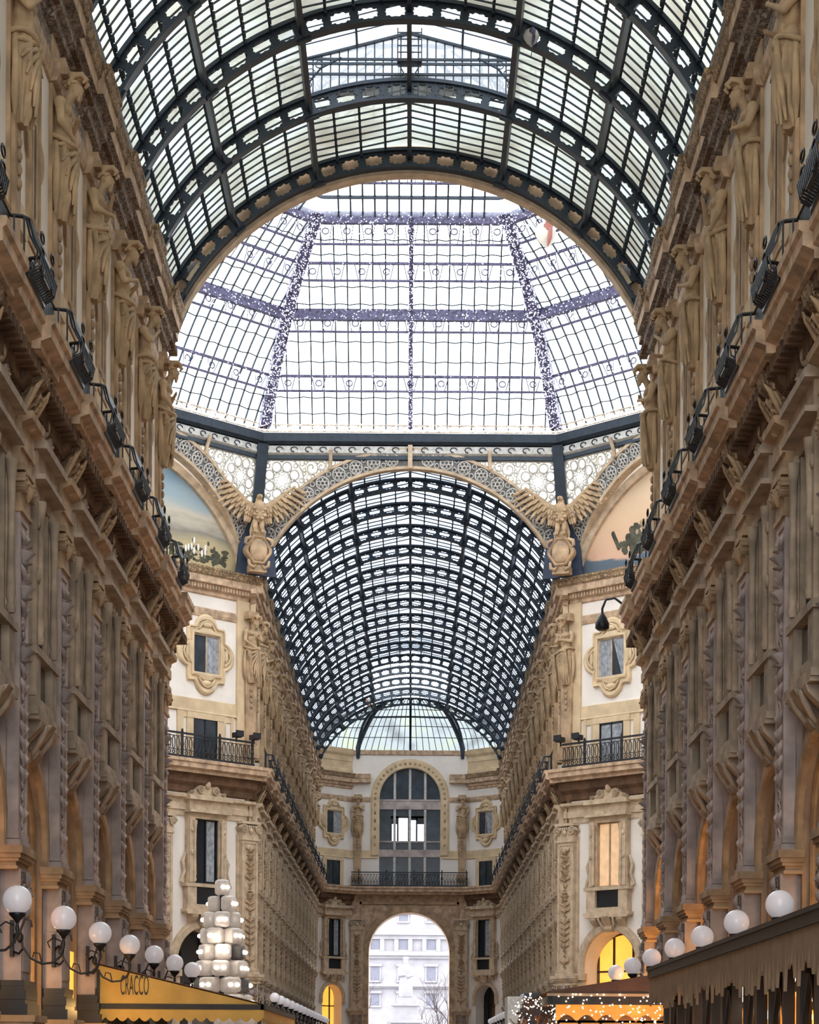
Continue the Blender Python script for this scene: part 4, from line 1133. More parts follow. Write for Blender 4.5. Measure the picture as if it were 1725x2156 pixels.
for k in range(8):
    fg.put((0, OC, 0), face_rot(k))
    cr.put((0, OC, 0), face_rot(k)+PI/8, {0: 'broad violet dome rib wrapped in fairy lights, left of the middle', 7: 'broad violet dome rib wrapped in fairy lights, right of the middle'}.get(k, 'broad violet dome rib wrapped in fairy lights, at the near side of the dome'), 'corner ribs of the dome')
    mr_.put((0, OC, 0), face_rot(k), {0: 'slim dome rib with fairy lights in the very middle'}.get(k, 'slim dome rib with fairy lights, on a side face of the dome'), 'slim ribs of the dome')
make_ring(31.2, False, 'lowest light-strung ring beam of the glass dome'); make_ring(33.3, True, 'broad violet ring beam halfway up the glass dome')
make_ring(34.95, False, 'upper light-strung ring beam of the glass dome'); make_ring(36.2, True, 'thick light-strung ring beam below the crown of the glass dome', .6); make_ring(37.6, False, 'topmost slim ring beam in the crown of the glass dome')
# base ring with lit parapet
t = empty('ceiling', None, None, loc=(0, OC, 0)); t['kind'] = 'structure'
m = M(); m2 = M(); m3 = M(); m4 = M()
for k in range(8):
    Rk = Matrix.Rotation(face_rot(k), 4, 'Z')
    for mm in (m, m2, m3, m4): mm.T = Rk
    def pr(mm, prof):
        n = len(prof); vs = [(-a*T8, a, z) for a, z in prof]+[(a*T8, a, z) for a, z in prof]
        mm.add(vs, [(i, (i+1) % n, n+(i+1) % n, n+i) for i in range(n)])
    pr(m, [(15.75, 28.75), (15.6, 28.85), (15.55, 29.2), (16.2, 29.3), (16.3, 28.75)])
    pr(m2, [(15.95, 28.32), (15.82, 28.4), (15.82, 28.7), (16.2, 28.75), (16.2, 28.32)])
    pr(m, [(16.0, 28.12), (15.9, 28.14), (15.9, 28.3), (16.2, 28.32), (16.2, 28.12)])
    for i in range(21):
        x = -6.4+i*.64; m4.tube([(x+.15*cos(q), 15.80, 28.54+.11*sin(q)) for q in [w_*PI/4 for w_ in range(7)]], .028, 4)
    pr(m3, [(15.52, 29.22), (15.52, 29.26), (15.58, 29.26), (15.58, 29.22)]); pr(m3, [(15.52, 29.52), (15.52, 29.56), (15.58, 29.56), (15.58, 29.52)])
    for i in range(26):
        x = -6.3+i*.504; m3.tube([(x+.12*cos(q), 15.55, 29.39+.12*sin(q)) for q in [w_*PI/4 for w_ in range(8)]], .02, 4, closed=True)
m.obj('ring_girder', 'iron', t); m2.obj('frieze', 'palegrey', t); m4.obj('scroll_pattern', 'iron', t); m3.obj('parapet_rail', 'pale', t)
m = M()
def f(q):
    k = q.randrange(8); x = q.uniform(-6.4, 6.4); an = face_rot(k); aa = 15.48; return (x*cos(an)-aa*sin(an), x*sin(an)+aa*cos(an), q.uniform(29.2, 29.6))
bulbs_on(m, f, 2000, .028, 9); o = m.obj('fairy_lights', 'cbulb', t); o['kind'] = 'stuff'

ZO = 20.45
def F(x, z, d=0): return (x, aS(z)-d, z)
def make_face_arch():
    """ornamental arch band with rosettes, one per octagon face"""
    t = empty('ceiling', None, None); t['kind'] = 'structure'
    n = 60; A0 = R_(60)
    def band(m, r0, r1, d0, d1, lim=A0):
        rows = []
        for i in range(n+1):
            a = -lim+2*lim*i/n
            pts = []
            for r, d in ((r0, d0), (r0, d1), (r1, d1), (r1, d0)):
                x = r*sin(a); z = ZO+r*cos(a); mx_ = aS(z)*T8+.02; x = max(-mx_, min(mx_, x)); pts.append(F(x, z, d))
            rows.append(pts)
        vs = [p for r in rows for p in r]
        m.add(vs, [(i*4+j, i*4+(j+1) % 4, i*4+4+(j+1) % 4, i*4+4+j) for i in range(n) for j in range(4)])
    m = M(); band(m, 7.38, 8.15, -.1, .05); m.obj('arch_band', 'ornate', t)
    m = M(); band(m, 7.32, 7.44, -.3, .14); band(m, 8.06, 8.18, 0, .14); m.obj('arch_moulding', 'pale', t)
    m = M()
    for k in range(-9, 10):
        a = R_(6.0*k); 
        if k == 0: continue
        cx, cz = 7.75*sin(a), ZO+7.75*cos(a)
        for rr, th in ((.28, .034), (.09, .035)): m.tube([F(cx+rr*cos(q), cz+rr*sin(q), .09) for q in [w_*PI/8 for w_ in range(16)]], th, 4, closed=True)
        for w_ in range(6): q = w_*PI/3; m.tube([F(cx+.17*cos(q)+.08*cos(v), cz+.17*sin(q)+.08*sin(v), .09) for v in [u*PI/4 for u in range(8)]], .022, 4, closed=True)
        a2 = R_(6.0*(k+.5 if k > 0 else k-.5)); cx, cz = 7.75*sin(a2), ZO+7.75*cos(a2)
        for sg in (-1, 1):
            dx, dz = sin(a2)*sg*.2, cos(a2)*sg*.2
            m.tube([F(cx+dx+.1*cos(q), cz+dz+.1*sin(q), .09) for q in [w_*PI/4 for w_ in range(8)]], .028, 4, closed=True)
    m.obj('rosettes', 'palegrey', t)
    m = M(); m.beam(F(0, 27.8, .18), F(0, 28.75, .18), .2, .2)
    for sg in (-1, 1): m.tube([F(sg*3.55, 27.75, .15), F(sg*3.52, 28.1, .16), F(sg*3.5, 28.5, .3)], .09, 6)
    m.obj('keystone_post', 'pale', t)
    return t
def make_spandrel():
    """lacy iron spandrel with coloured glass rosette, both corners of one face"""
    t = empty('ceiling', None, None); t['kind'] = 'structure'
    for sg in (-1, 1):
        m = M(); vs = []; n = 14
        for i in range(n+1):
            x = 2.2+(6.95-2.2)*i/n; z0 = ZO+sqrt(8.16**2-x*x); ztop = 28.15
            p0 = F(x, z0); p1 = F(x, ztop)
            lim0, lim1 = p0[1]*T8, p1[1]*T8
            vs += [(sg*min(x, lim0), p0[1]+.06, z0), (sg*min(x, lim1), p1[1]+.06, max(z0, ztop))]
        m.add(vs, [(2*i, 2*i+1, 2*i+3, 2*i+2) for i in range(n)]); m.obj('coloured_glass', 'cglass', t)
        m = M(); cx, cz = 5.68, 27.28
        def circ(x, z, r, th=.02, k=12):
            th *= 1.5; m.tube([F(sg*(x+r*cos(q)), z+r*sin(q), .03) for q in [w_*2*PI/k for w_ in range(k)]], th, 4, closed=True)
        for q in range(8):
            a = q*PI/4+PI/8; circ(cx+.60*cos(a), cz+.60*sin(a), .20, .028, 14)
            b = a+PI/8
            m.tube([F(sg*(cx+.32*cos(a)), cz+.32*sin(a), .03), F(sg*(cx+.2*cos(b)), cz+.2*sin(b), .03), F(sg*(cx+.32*cos(a+PI/4)), cz+.32*sin(a+PI/4), .03)], .024, 4)
            m.tube([F(sg*(cx+.32*cos(a)), cz+.32*sin(a), .03), F(sg*(cx+.52*cos(b)), cz+.52*sin(b), .03), F(sg*(cx+.32*cos(a+PI/4)), cz+.32*sin(a+PI/4), .03)], .024, 4)
            circ(cx+.86*cos(b), cz+.86*sin(b), .09, .022, 8)
            circ(cx+.37*cos(b), cz+.37*sin(b), .05, .016, 6)
        circ(cx, cz, .97, .03, 28)
        q = random.Random(5); placed = []
        def ok(x, z, r):
            if sqrt(x*x+(z-ZO)**2) < 8.16+r*.8 or z+r > 28.16 or z < 24.7: return False
            if x+r > aS(z)*T8-.1: return False
            if sqrt((x-cx)**2+(z-cz)**2) < .97+r*.8: return False
            return all((x-a)**2+(z-b)**2 > ((r+c)*.88)**2 for a, b, c in placed)
        for rad, tries in ((.28, 500), (.18, 900), (.11, 1500), (.07, 1600)):
            for _ in range(tries):
                x, z = q.uniform(2.2, 6.95), q.uniform(24.7, 28.1)
                if ok(x, z, rad): placed.append((x, z, rad))
        for x, z, r in placed:
            circ(x, z, r, .018, 10 if r > .1 else 6)
            if r > .15:
                a0 = q.random()*6
                m.tube([F(sg*(x+r*(1-k/9)*cos(a0+k*.8)), z+r*(1-k/9)*sin(a0+k*.8), .03) for k in range(9)], .03, 4)
            elif r > .09: m.tube([F(sg*(x-r), z, .03), F(sg*(x+r), z, .03)], .014, 4)
        m.obj('iron_lacework', 'warm' if 0 else 'palegrey', t)
        m = M(); m.tube([F(sg*3.5, 28.14, .02), F(sg*6.6, 28.14, .02)], .05, 4); m.obj('spandrel_border', 'palegrey', t)
    return t
fa = Proto(make_face_arch()); fs_ = Proto(make_spandrel())
for k in range(8): fa.put((0, OC, 0), face_rot(k)); fs_.put((0, OC, 0), face_rot(k))
# corner posts carrying the ring
for k in range(8):
    an = face_rot(k)+PI/8; c_ = 1/cos(PI/8); m = M()
    r0, r1 = (aS(24.6)-.12)*c_, (aS(28.6)-.12)*c_
    m.beam((0, r0, 24.6), (0, r1, 28.75), .42, .3, up=(0, 1, 0)); m.beam((0, r0-.2, 24.6), (0, r1-.2, 28.75), .5, .06, up=(0, 1, 0))
    o = m.obj('ring_post', 'iron'); o.location = (0, OC, 0); o.rotation_euler = (0, 0, an)
    tag(o, {0: 'dark blue iron post above the left winged sculpture', 7: 'dark blue iron post above the right winged sculpture'}.get(k, 'dark iron post under the dome ring on the near side'), 'post', 'posts under the dome ring')
    if k not in (0, 7): continue
    m = M(); m.prism([(-.95, 23.1), (.95, 23.1), (.8, 24.4), (.3, 25.6), (-.3, 25.6), (-.8, 24.4)], lambda a, b, y: (a, y, b), 17.75, 17.9)
    o = m.obj('wall_corner', 'navy'); o.location = (0, OC, 0); o.rotation_euler = (0, 0, an); struct(o)

# mural lunettes on the diagonal faces
def mural_mat(name, cols):
    m = bpy.data.materials.new(name); m.use_nodes = True; nt = m.node_tree; N = nt.nodes; L = nt.links; b = N['Principled BSDF']; b.inputs['Roughness'].default_value = .9
    tc = N.new('ShaderNodeTexCoord'); sp = N.new('ShaderNodeSeparateXYZ'); L.new(tc.outputs['Object'], sp.inputs[0])
    n = N.new('ShaderNodeTexNoise'); n.inputs['Scale'].default_value = .9; n.inputs['Detail'].default_value = 5; mp = N.new('ShaderNodeMapping'); mp.inputs['Scale'].default_value = (.4, .4, 1.6)
    L.new(tc.outputs['Object'], mp.inputs[0]); L.new(mp.outputs[0], n.inputs['Vector'])
    mr = N.new('ShaderNodeMapRange'); mr.inputs[1].default_value = 23.1; mr.inputs[2].default_value = 27.6; L.new(sp.outputs[2], mr.inputs[0])
    ad = N.new('ShaderNodeMath'); ad.operation = 'MULTIPLY_ADD'; ad.inputs[1].default_value = .35; L.new(n.outputs['Fac'], ad.inputs[0]); L.new(mr.outputs[0], ad.inputs[2])
    sb = N.new('ShaderNodeMath'); sb.operation = 'SUBTRACT'; sb.inputs[1].default_value = .175; L.new(ad.outputs[0], sb.inputs[0])
    r = N.new('ShaderNodeValToRGB'); L.new(sb.outputs[0], r.inputs[0])
    els = r.color_ramp.elements; els[0].position = cols[0][0]; els[0].color = (*cols[0][1], 1); els[1].position = cols[-1][0]; els[1].color = (*cols[-1][1], 1)
    for p, c in cols[1:-1]: e = els.new(p); e.color = (*c, 1)
    L.new(r.outputs[0], b.inputs['Base Color']); MT[name] = m
mural_mat('mural_blue', [(0, (.42, .33, .18)), (.22, (.45, .36, .2)), (.34, (.22, .2, .16)), (.45, (.5, .44, .34)), (.6, (.33, .38, .38)), (1, (.16, .30, .40))])
mural_mat('mural_gold', [(0, (.09, .12, .15)), (.14, (.1, .13, .16)), (.17, (.62, .38, .25)), (.5, (.66, .45, .28)), (1, (.70, .55, .38))])
for sd, k, mm in ((-1, 1, 'mural_blue'), (1, 7, 'mural_gold')):
    n = 40; A = math.acos(2.4/6.85)
    pts = [(6.85*sin(-A+2*A*i/n), 20.7+6.85*cos(-A+2*A*i/n)) for i in range(n+1)]
    t = empty('wall_mural', 'painted lunette under the octagon arch, %s' % ('blue sky over hills, left side' if sd < 0 else 'golden sky with dark seated figures, right side'), 'mural', loc=(0, OC, 0), rz=face_rot(k)); t.name = 'painted_lunette'
    M().prism(pts, lambda a, b, y: (a, y, b), 17.12, 17.2).obj('painted_field', mm, t)
    m = M(); rows = []
    for i in range(n+1):
        a = -A+2*A*i/n; rows.append([(r*sin(a), y, 20.7+r*cos(a)) for r, y in ((6.85, 17.12), (6.85, 16.95), (7.22, 16.95), (7.22, 17.12))])
    vs = [p for r in rows for p in r]; m.add(vs, [(i*4+j, i*4+(j+1) % 4, i*4+4+(j+1) % 4, i*4+4+j) for i in range(n) for j in range(4)])
    m.obj('lunette_frame', 'pale', t)
    m = M(); q = random.Random(4+k)
    # painted figures and foliage: low silhouettes near the octagon corner end
    X0 = 4.4 if sd < 0 else -3.6
    if sd < 0:
        for i in range(110): m.ell((X0+q.uniform(-2.4, 1.3), 17.11, 23.4+abs(q.gauss(0, .33))), (q.uniform(.06, .2), .012, q.uniform(.04, .12)), 8, 5)
        m.obj('painted_foliage', 'foliagep', t); m = M()
        for i in range(9): m.ell((X0-.4+q.uniform(-.9, .6), 17.10, 23.95+q.uniform(-.2, .35)), (.07, .015, .16), 8, 6)
        m.obj('painted_group', 'white', t)['kind'] = 'stuff'
    else:
        for _ in range(90):
            u = q.random(); m.ell((X0+.35+q.gauss(0, .42)*(1.15-u), 17.11, 23.75+1.15*u+q.gauss(0, .05)), (q.uniform(.06, .17), .012, q.uniform(.08, .2)), 8, 6)
        for _ in range(24): u = q.random(); m.ell((X0-.55-.35*u, 17.11, 24.1+.7*u), (.1, .012, .12), 8, 6)
        m.obj('painted_figure', 'foliagep', t); m = M()
        for _ in range(40): u = q.random(); m.ell((X0+1.0+q.gauss(0, .16), 17.105, 24.1+1.0*u), (q.uniform(.05, .12), .012, q.uniform(.07, .16)), 8, 6)
        m.obj('painted_drapery', 'warm', t)
for k in (0, 1, 2, 3, 4, 5, 6, 7):                                                   # close the side faces behind the arches
    if k in (0, 4): continue
    n = 24; pts = [(7.95*sin(-1.1+2.2*i/n), 20.45+7.95*cos(-1.1+2.2*i/n)) for i in range(n+1)]
    o = M().prism(pts, lambda a, b, y: (a, y, b), 17.25, 17.5).obj('wall_lunette', 'white'); o.location = (0, OC, 0); o.rotation_euler = (0, 0, face_rot(k)); struct(o)
    o = M().box(-7.15, 7.15, 17.25, 17.6, 0, 22.9).obj('wall_lunette', 'white') if k in (2, 6) else None
    if o: o.location = (0, OC, 0); o.rotation_euler = (0, 0, face_rot(k)); struct(o)
for sd in (-1, 1):                                                                 # trims on the hidden near diagonals are left plain
    pass

# winged sculptures over cartouches
def make_eagle():
    t = empty('winged_sculpture', 'x', 'sculpture'); m = M()
    m.ell((0, -.1, 25.75), (.27, .24, .48), 14, 10); m.ell((0, -.22, 25.95), (.24, .2, .28), 12, 9); m.ell((0, -.16, 26.22), (.14, .15, .2), 10, 8)
    m.ell((0, -.28, 26.38), (.12, .15, .12), 10, 8); m.tube([(0, -.38, 26.40), (0, -.52, 26.38), (0, -.56, 26.28)], [.06, .045, .015], 6)
    for sg in (-1, 1):
        m.ell((sg*.14, -.12, 25.2), (.11, .12, .32), 10, 8); m.ell((sg*.15, -.2, 24.88), (.07, .1, .1), 8, 6)
        for k in (-1, 0, 1): m.tube([(sg*.15+k*.05, -.22, 24.88), (sg*.15+k*.07, -.34, 24.86), (sg*.15+k*.07, -.38, 24.78)], [.035, .03, .012], 5)
        for z in range(5): m.ell((sg*.1*(1+z % 2), -.3, 26.0-z*.14), (.1, .06, .08), 7, 5)
    for k in range(7): m.tube([((k-3)*.05, .05, 25.4), ((k-3)*.09, .0, 24.9), ((k-3)*.1, -.02, 24.62)], [.06, .07, .02], 5)
    m.obj('bird_body', 'statue', t)
    for sg in (-1, 1):
        m = M()
        arm = [Vector((sg*.18, -.05, 25.95)), Vector((sg*.5, -.12, 26.1)), Vector((sg*.95, -.25, 26.55)), Vector((sg*1.42, -.35, 27.0))]
        m.tube(arm, [.16, .15, .1, .04], 8)
        def along(u):
            u *= 3; i = min(2, int(u)); return arm[i].lerp(arm[i+1], u-i)
        for row, (cnt, ln, yy, w_) in enumerate(((11, .95, .05, .085), (10, .6, -.03, .08), (9, .34, -.09, .07))):
            for k in range(cnt):
                u = (k+.4)/cnt; p = along(u); ang = -1.45+1.15*u; l = ln*(.75+.35*u) if row < 2 else ln
                d = Vector((sg*cos(ang), 0, sin(ang))); d = d if u > .3 else Vector((sg*.2, 0, -1)).normalized()*(1)
                q = p+d*l*.5+Vector((0, yy, 0)); z_ = d; x_ = Vector((d.z, 0, -d.x)); y_ = z_.cross(x_)
                Rm = Matrix((x_, y_, z_)).transposed()
                m.ell(q, (w_, .035, l*.52), 8, 6, rot=Rm)
        m.obj('wing', 'statue', t)
    m = M()
    O = [(.5*cos(a)*(1+.10*cos(4*a)), 24.05+.66*sin(a)*(1+.06*cos(6*a))) for a in [k*2*PI/40 for k in range(40)]]
    def l_(k, y): return [(x*k, y, 24.05+(z-24.05)*k) for x, z in O]
    m.ring([l_(1, .15), l_(1, -.18), l_(.9, -.26), l_(.8, -.18), l_(.75, -.2)]); m.ell((0, -.16, 24.05), (.37, .16, .5), 16, 10)
    for sg in (-1, 1):
        m.tube([(sg*.3, -.2, 24.62), (sg*.52, -.24, 24.5), (sg*.56, -.24, 24.3), (sg*.46, -.26, 24.25)], [.05, .09, .07, .03], 6)
        m.tube([(sg*.42, -.2, 23.6), (sg*.38, -.22, 23.35), (sg*.2, -.22, 23.25), (sg*.12, -.22, 23.4)], [.05, .08, .07, .03], 6)
    m.box(-.34, .34, -.16, .3, 23.1, 23.4); m.box(-.22, .22, -.1, .3, 23.3, 24.9)
    m.obj('shield_cartouche', 'warm', t)
    return t
eg = Proto(make_eagle())
for sd in (-1, 1): eg.put((sd*6.72, Y2-1.3, 0), -sd*PI/8, 'stone eagle with raised wings above a shield, %s of the far arcade mouth' % SIDE[sd], 'eagles on the octagon cornice').scale = (1.14, 1.0, 1.0)

# ------------------------------------------------------------------ shop fronts behind the arches
def make_front(kind):
    t = empty('window', None, None); t['kind'] = 'structure'
    mt_ = {'dark': 'dark', 'lit': 'lit', 'amber': 'amber'}[kind]
    M().prism(archpoly(1.6, ZS, 3.6), lambda a, b, x: (x, a, b), -.98, -.93).obj('fanlight_pane', mt_, t)
    M().box(-.98, -.93, -1.6, 1.6, .3, 3.5).obj('shop_pane', mt_ if kind != 'amber' else 'dark', t)
    m = M()
    for y in (-1.58, -.55, .55, 1.58): m.box(-.95, -.85, y-.04, y+.04, 0, ZS+sqrt(max(0, 1.6**2-y*y)))
    m.box(-.95, -.82, -1.6, 1.6, 3.4, 3.65); m.box(-.95, -.82, -1.6, 1.6, 0, .3); m.box(-.95, -.85, -1.6, 1.6, ZS-.04, ZS+.04)
    m.obj('shop_frame', 'wood', t)
    return t
front = {k: Proto(make_front(k)) for k in ('dark', 'lit', 'amber')}
KIND = {-1: ['dark', 'amber', 'dark', 'dark', 'dark', 'dark', 'dark'], 1: ['dark', 'dark', 'dark', 'dark', 'amber', 'dark', 'lit']}
for sd in (-1, 1):
    for i, b in enumerate([NB[0]-BAY]+NB): W_(front[KIND[sd][i]], (sd*W, b, 0), A_ARM[sd])
    for i, b in enumerate(FB): W_(front['dark'], (sd*W, b, 0), A_ARM[sd])
    x, y = diag(sd, DU, 0); 
    o = W_(front['dark' if sd < 0 else 'lit'], (x, y, 0), A_DIA[sd])
    x, y = sd*(W-(W-XF)/2), Y3+(W-XF)/2; W_(front['lit' if sd < 0 else 'dark'], (x, y, 0), A_DIA[sd])
# lit lower shop windows by the left awning
m = M(); m.box(-W-.06, -W-.02, 44.9, 47.2, .2, 3.95); tag(m.obj('lit_shop_window', 'lit'), 'bright yellow lit shop window between the left piers, beside the yellow awning', 'shop window')
def plight(x, y, z, e, col, r=.25):
    l = bpy.data.lights.new('shop_and_fill_light', 'POINT'); l.energy = e; l.color = col; l.shadow_soft_size = r
    o = bpy.data.objects.new('shop_and_fill_light', l); C.objects.link(o); o.location = (x, y, z); return o
for sd in (-1, 1):
    for i, b in enumerate(NB): plight(sd*(W+.6), b+.3, 3.2, (25, 50, 15, 12, 12, 12)[i] if sd < 0 else (60, 25, 25, 110, 25, 150)[i], (1, .55, .2))
    plight(sd*(W-1.8+2.4), Y2-.7, 3, 30, (1, .6, .3))

plight(-6.2, 46.4, 2.7, 14, (1, .6, .2), .1); plight(-5.0, 49.5, 2.3, 12, (1, .62, .25), .1)  # bare lamps added to brighten the pier and the yellow awning
# ------------------------------------------------------------------ left yellow awning with lettering
aw = empty('shop_awning', 'mustard yellow awning with a restaurant name on its gable, fixed to the near left wall', 'awning', loc=(-6.75, 47.8, 0))
EX, AL = 3.7, 12.5; ZT, ZB = 3.74, 2.86
m = M(); m.prism([(0, ZB), (0, ZT), (EX, ZB)], lambda a, b, y: (a, y, b), -.02, .02); m.obj('gable_end', 'yellow', aw)
m = M(); m.add([(0, 0, ZT), (EX, 0, ZB), (EX, AL, ZB), (0, AL, ZT)], [(0, 1, 2, 3)]); m.add([(0, 0, ZT-.04), (EX, 0, ZB-.04), (EX, AL, ZB-.04), (0, AL, ZT-.04)], [(3, 2, 1, 0)]); m.beam((0, 0, ZT), (EX, 0, ZB), .04); m.obj('sloping_cover', 'brownc', aw)
m = M(); m.box(-.05, EX+.02, -.05, .05, ZB-.12, ZB); m.box(EX-.05, EX+.05, -.05, AL, ZB-.12, ZB); m.obj('gutter_rail', 'fascia', aw)
def scallop(n, L_, zt, zb, dip): 
    pts = [(0, zt)]; 
    for i in range(n):
        for j in range(6): pts.append(((i+j/6)*L_/n, zb-dip*abs(sin(PI*j/6))))
    pts.append((L_, zb)); pts.append((L_, zt)); return pts
m = M(); m.prism(scallop(15, EX, ZB-.12, ZB-.30, .09), lambda a, b, y: (a, y, b), -.03, .0); m.prism(scallop(40, AL, ZB-.12, ZB-.30, .09), lambda a, b, x: (EX+x, a, b), 0, .03)
m.obj('scalloped_valance', 'yellow', aw)
m = M(); m.box(-.0, .12, -.06, .1, 1.2, ZT-.15); m.tube([(.1, 0, 2.4), (.5, 0, 2.75), (.9, 0, 2.82)], .03, 5); m.obj('side_drape', 'fascia', aw)
m = M()
for y in (0, AL): m.box(EX-.12, EX-.04, y-.04 if y else 0, y+.04, 0, ZB-.1)
m.obj('support_post', 'fascia', aw)
def text(s, name, mt_, parent, loc, rot, sx, sy, depth=.004):
    cu = bpy.data.curves.new(name, 'FONT'); cu.body = s; cu.extrude = depth; cu.align_x = 'CENTER'; cu.align_y = 'BOTTOM'
    o = bpy.data.objects.new(name, cu); C.objects.link(o); bpy.context.view_layer.update()
    me = bpy.data.meshes.new_from_object(o.evaluated_get(bpy.context.evaluated_depsgraph_get())); bpy.data.objects.remove(o)
    o = bpy.data.objects.new(name, me); me.materials.append(MT[mt_]); C.objects.link(o)
    o.location = loc; o.rotation_euler = rot; o.scale = (sx, sy, 1); o.parent = parent; return o
text('CRACCO', 'lettering', 'fascia', aw, (.88, -.03, 2.93), (PI/2, 0, 0), .15, .62)

# ------------------------------------------------------------------ right awning with fringe and the timber pavilion under it
ra = empty('shop_awning', 'long dark-edged awning with pointed tan fringe along the near right side', 'awning', loc=(0, 0, 0))
XA, XI = 4.7, 6.75
m = M(); m.add([(XA, 22, 3.36), (XI, 22, 3.7), (XI, 41, 3.7), (XA, 41, 3.36)], [(0, 1, 2, 3)]); m.add([(XA, 22, 3.3), (XI, 22, 3.64), (XI, 41, 3.64), (XA, 41, 3.3)], [(3, 2, 1, 0)]); m.obj('cover', 'fascia', ra)
m = M(); m.box(XA-.05, XA+.06, 22, 41, 3.22, 3.40); m.box(XA-.08, XA+.08, 22, 41, 3.36, 3.42); m.box(XA, XI, 40.95, 41.05, 3.22, 3.4); m.obj('fascia_board', 'fascia', ra)
m = M(); q = random.Random(2); pts = [(22, 3.22)]; y = 22.0
while y < 41:
    w_ = q.uniform(.16, .34); d = q.uniform(.12, .42); pts += [(y, 2.98), (y+w_*.28, 2.9-d*.4), (y+w_*.5, 2.95-d), (y+w_*.72, 2.9-d*.4)]; y += w_
pts += [(41, 2.98), (41, 3.22)]
m.prism(pts, lambda a, b, x: (XA+x, a, b), -.02, .02); m.obj('pointed_fringe', 'tanc', ra)
pv = empty('timber_pavilion', 'dark timber cafe pavilion with pointed arches and lamps inside, under the right awning', 'pavilion')
m = M()
for i, y in enumerate([23.4+1.1*k for k in range(16)]):
    wd = .12 if i % 3 == 0 else .04; m.box(XA+.25, XA+.4, y-wd, y+wd, 0, 3.3)
m.box(XA+.25, XA+.4, 23, 41, 2.95, 3.3); m.box(XA+.25, XI, 40.8, 40.95, 0, 3.3)
m.obj('timber_posts', 'wood', pv)
for i in range(0, 8):
    y = 23.95+2.2*i; m = M()
    for sg in (-1, 1): m.tube([(XA+.32, y+sg*.4, 0), (XA+.32, y+sg*.4, 1.9), (XA+.32, y+sg*.36, 2.25), (XA+.32, y+sg*.2, 2.55), (XA+.32, y, 2.78)], .045, 6)
    m.tube([(XA+.32, y, 2.75), (XA+.32, y, 3.0)], [.09, .03], 6); m.obj('pointed_arch', 'wood', pv)
m = M(); m.box(XA+1.3, XA+1.35, 23, 40.8, .0, 3.2); m.obj('back_screen', 'brown', pv)
m = M(); q = random.Random(8)
for _ in range(46): y = q.uniform(30, 40.5); m.ell((XA+q.uniform(.5, 1.0), y, q.uniform(1.75, 2.9)), (.06, .05, .07), 8, 6)
o = m.obj('interior_lamps', 'hot', pv); o['kind'] = 'stuff'
for y in (31.5, 34.2, 36.6, 39.2):
    m = M(); m.lathe([(.02, .32), (.1, .3), (.16, 0), (.14, -.02)], (XA+.8, y, 2.15), 12); m.obj('lamp_shade', 'lit', pv)
    pass
for k in range(15):
    y = 24.35+1.1*k; q = random.Random(k); m = M(); m.box(XA+.44, XA+1.0, y, y+.03, 1.7, 2.2+q.random()*.6); m.obj('lit_panel', 'amber' if k % 3 else 'lit', pv)
    m = M()
    for _ in range(3): m.ell((XA+.46+q.random()*.16, y-.08, q.uniform(1.9, 2.85)), (.045, .03, .06), 8, 6)
    o = m.obj('lamp_cluster', 'hot', pv); o['kind'] = 'stuff'
plight(XA+.9, 36, 2.4, 10, (1, .6, .3), .1)

# second right canopy with fairy lights
ca = empty('cafe_canopy', 'brown gabled canopy strung with fairy lights, beyond the right awning', 'canopy', loc=(6.75, 47, 0))
m = M(); m.prism([(0, 3.1), (-.2, 3.72), (-3.55, 3.16), (-3.55, 3.1)], lambda a, b, y: (a, y, b), -.02, .02); m.obj('gable_end', 'brownc', ca)
m = M(); m.add([(0, 0, 3.76), (-3.6, 0, 3.16), (-3.6, 12, 3.16), (0, 12, 3.76)], [(0, 1, 2, 3)]); m.obj('sloping_cover', 'brownc', ca)
m = M(); m.box(-3.62, 0, -.06, -.02, 3.06, 3.12); m.obj('white_edge', 'pale', ca)
m = M(); m.box(-3.5, 0, -.04, .04, 2.88, 3.06); m.box(-3.6, -3.5, 0, 12, 2.88, 3.06); m.obj('fascia_board', 'fascia', ca)
m = M(); m.box(-3.4, 0, .3, .34, 1.2, 2.9); m.obj('lit_back', 'amber', ca)
m = M()
for i in range(8): m.box(-3.4+i*.46, -3.34+i*.46, -.02, .06, .0, 2.5)
m.box(-3.4, 0, -.02, .06, 2.48, 2.54); m.box(-3.4, 0, 0, .05, 0, 1.9)
m.obj('cafe_screen', 'wood', ca)
m = M(); m.prism(scallop(8, 3.4, 2.54, 2.5, -.16), lambda a, b, y: (-a, y, b), -.04, -.02); m.obj('scalloped_board', 'brown', ca)
m = M(); q = random.Random(3)
for _ in range(190): m.ell((q.uniform(-3.5, 0), q.uniform(-.14, -.07), min(3.1, max(1.9, q.gauss(2.65, .35)))), (.017, .017, .017), 6, 4)
o = m.obj('fairy_lights', 'bulb', ca); o['kind'] = 'stuff'
plight(5.0, 46.4, 2.3, 25, (1, .4, .1), .1)
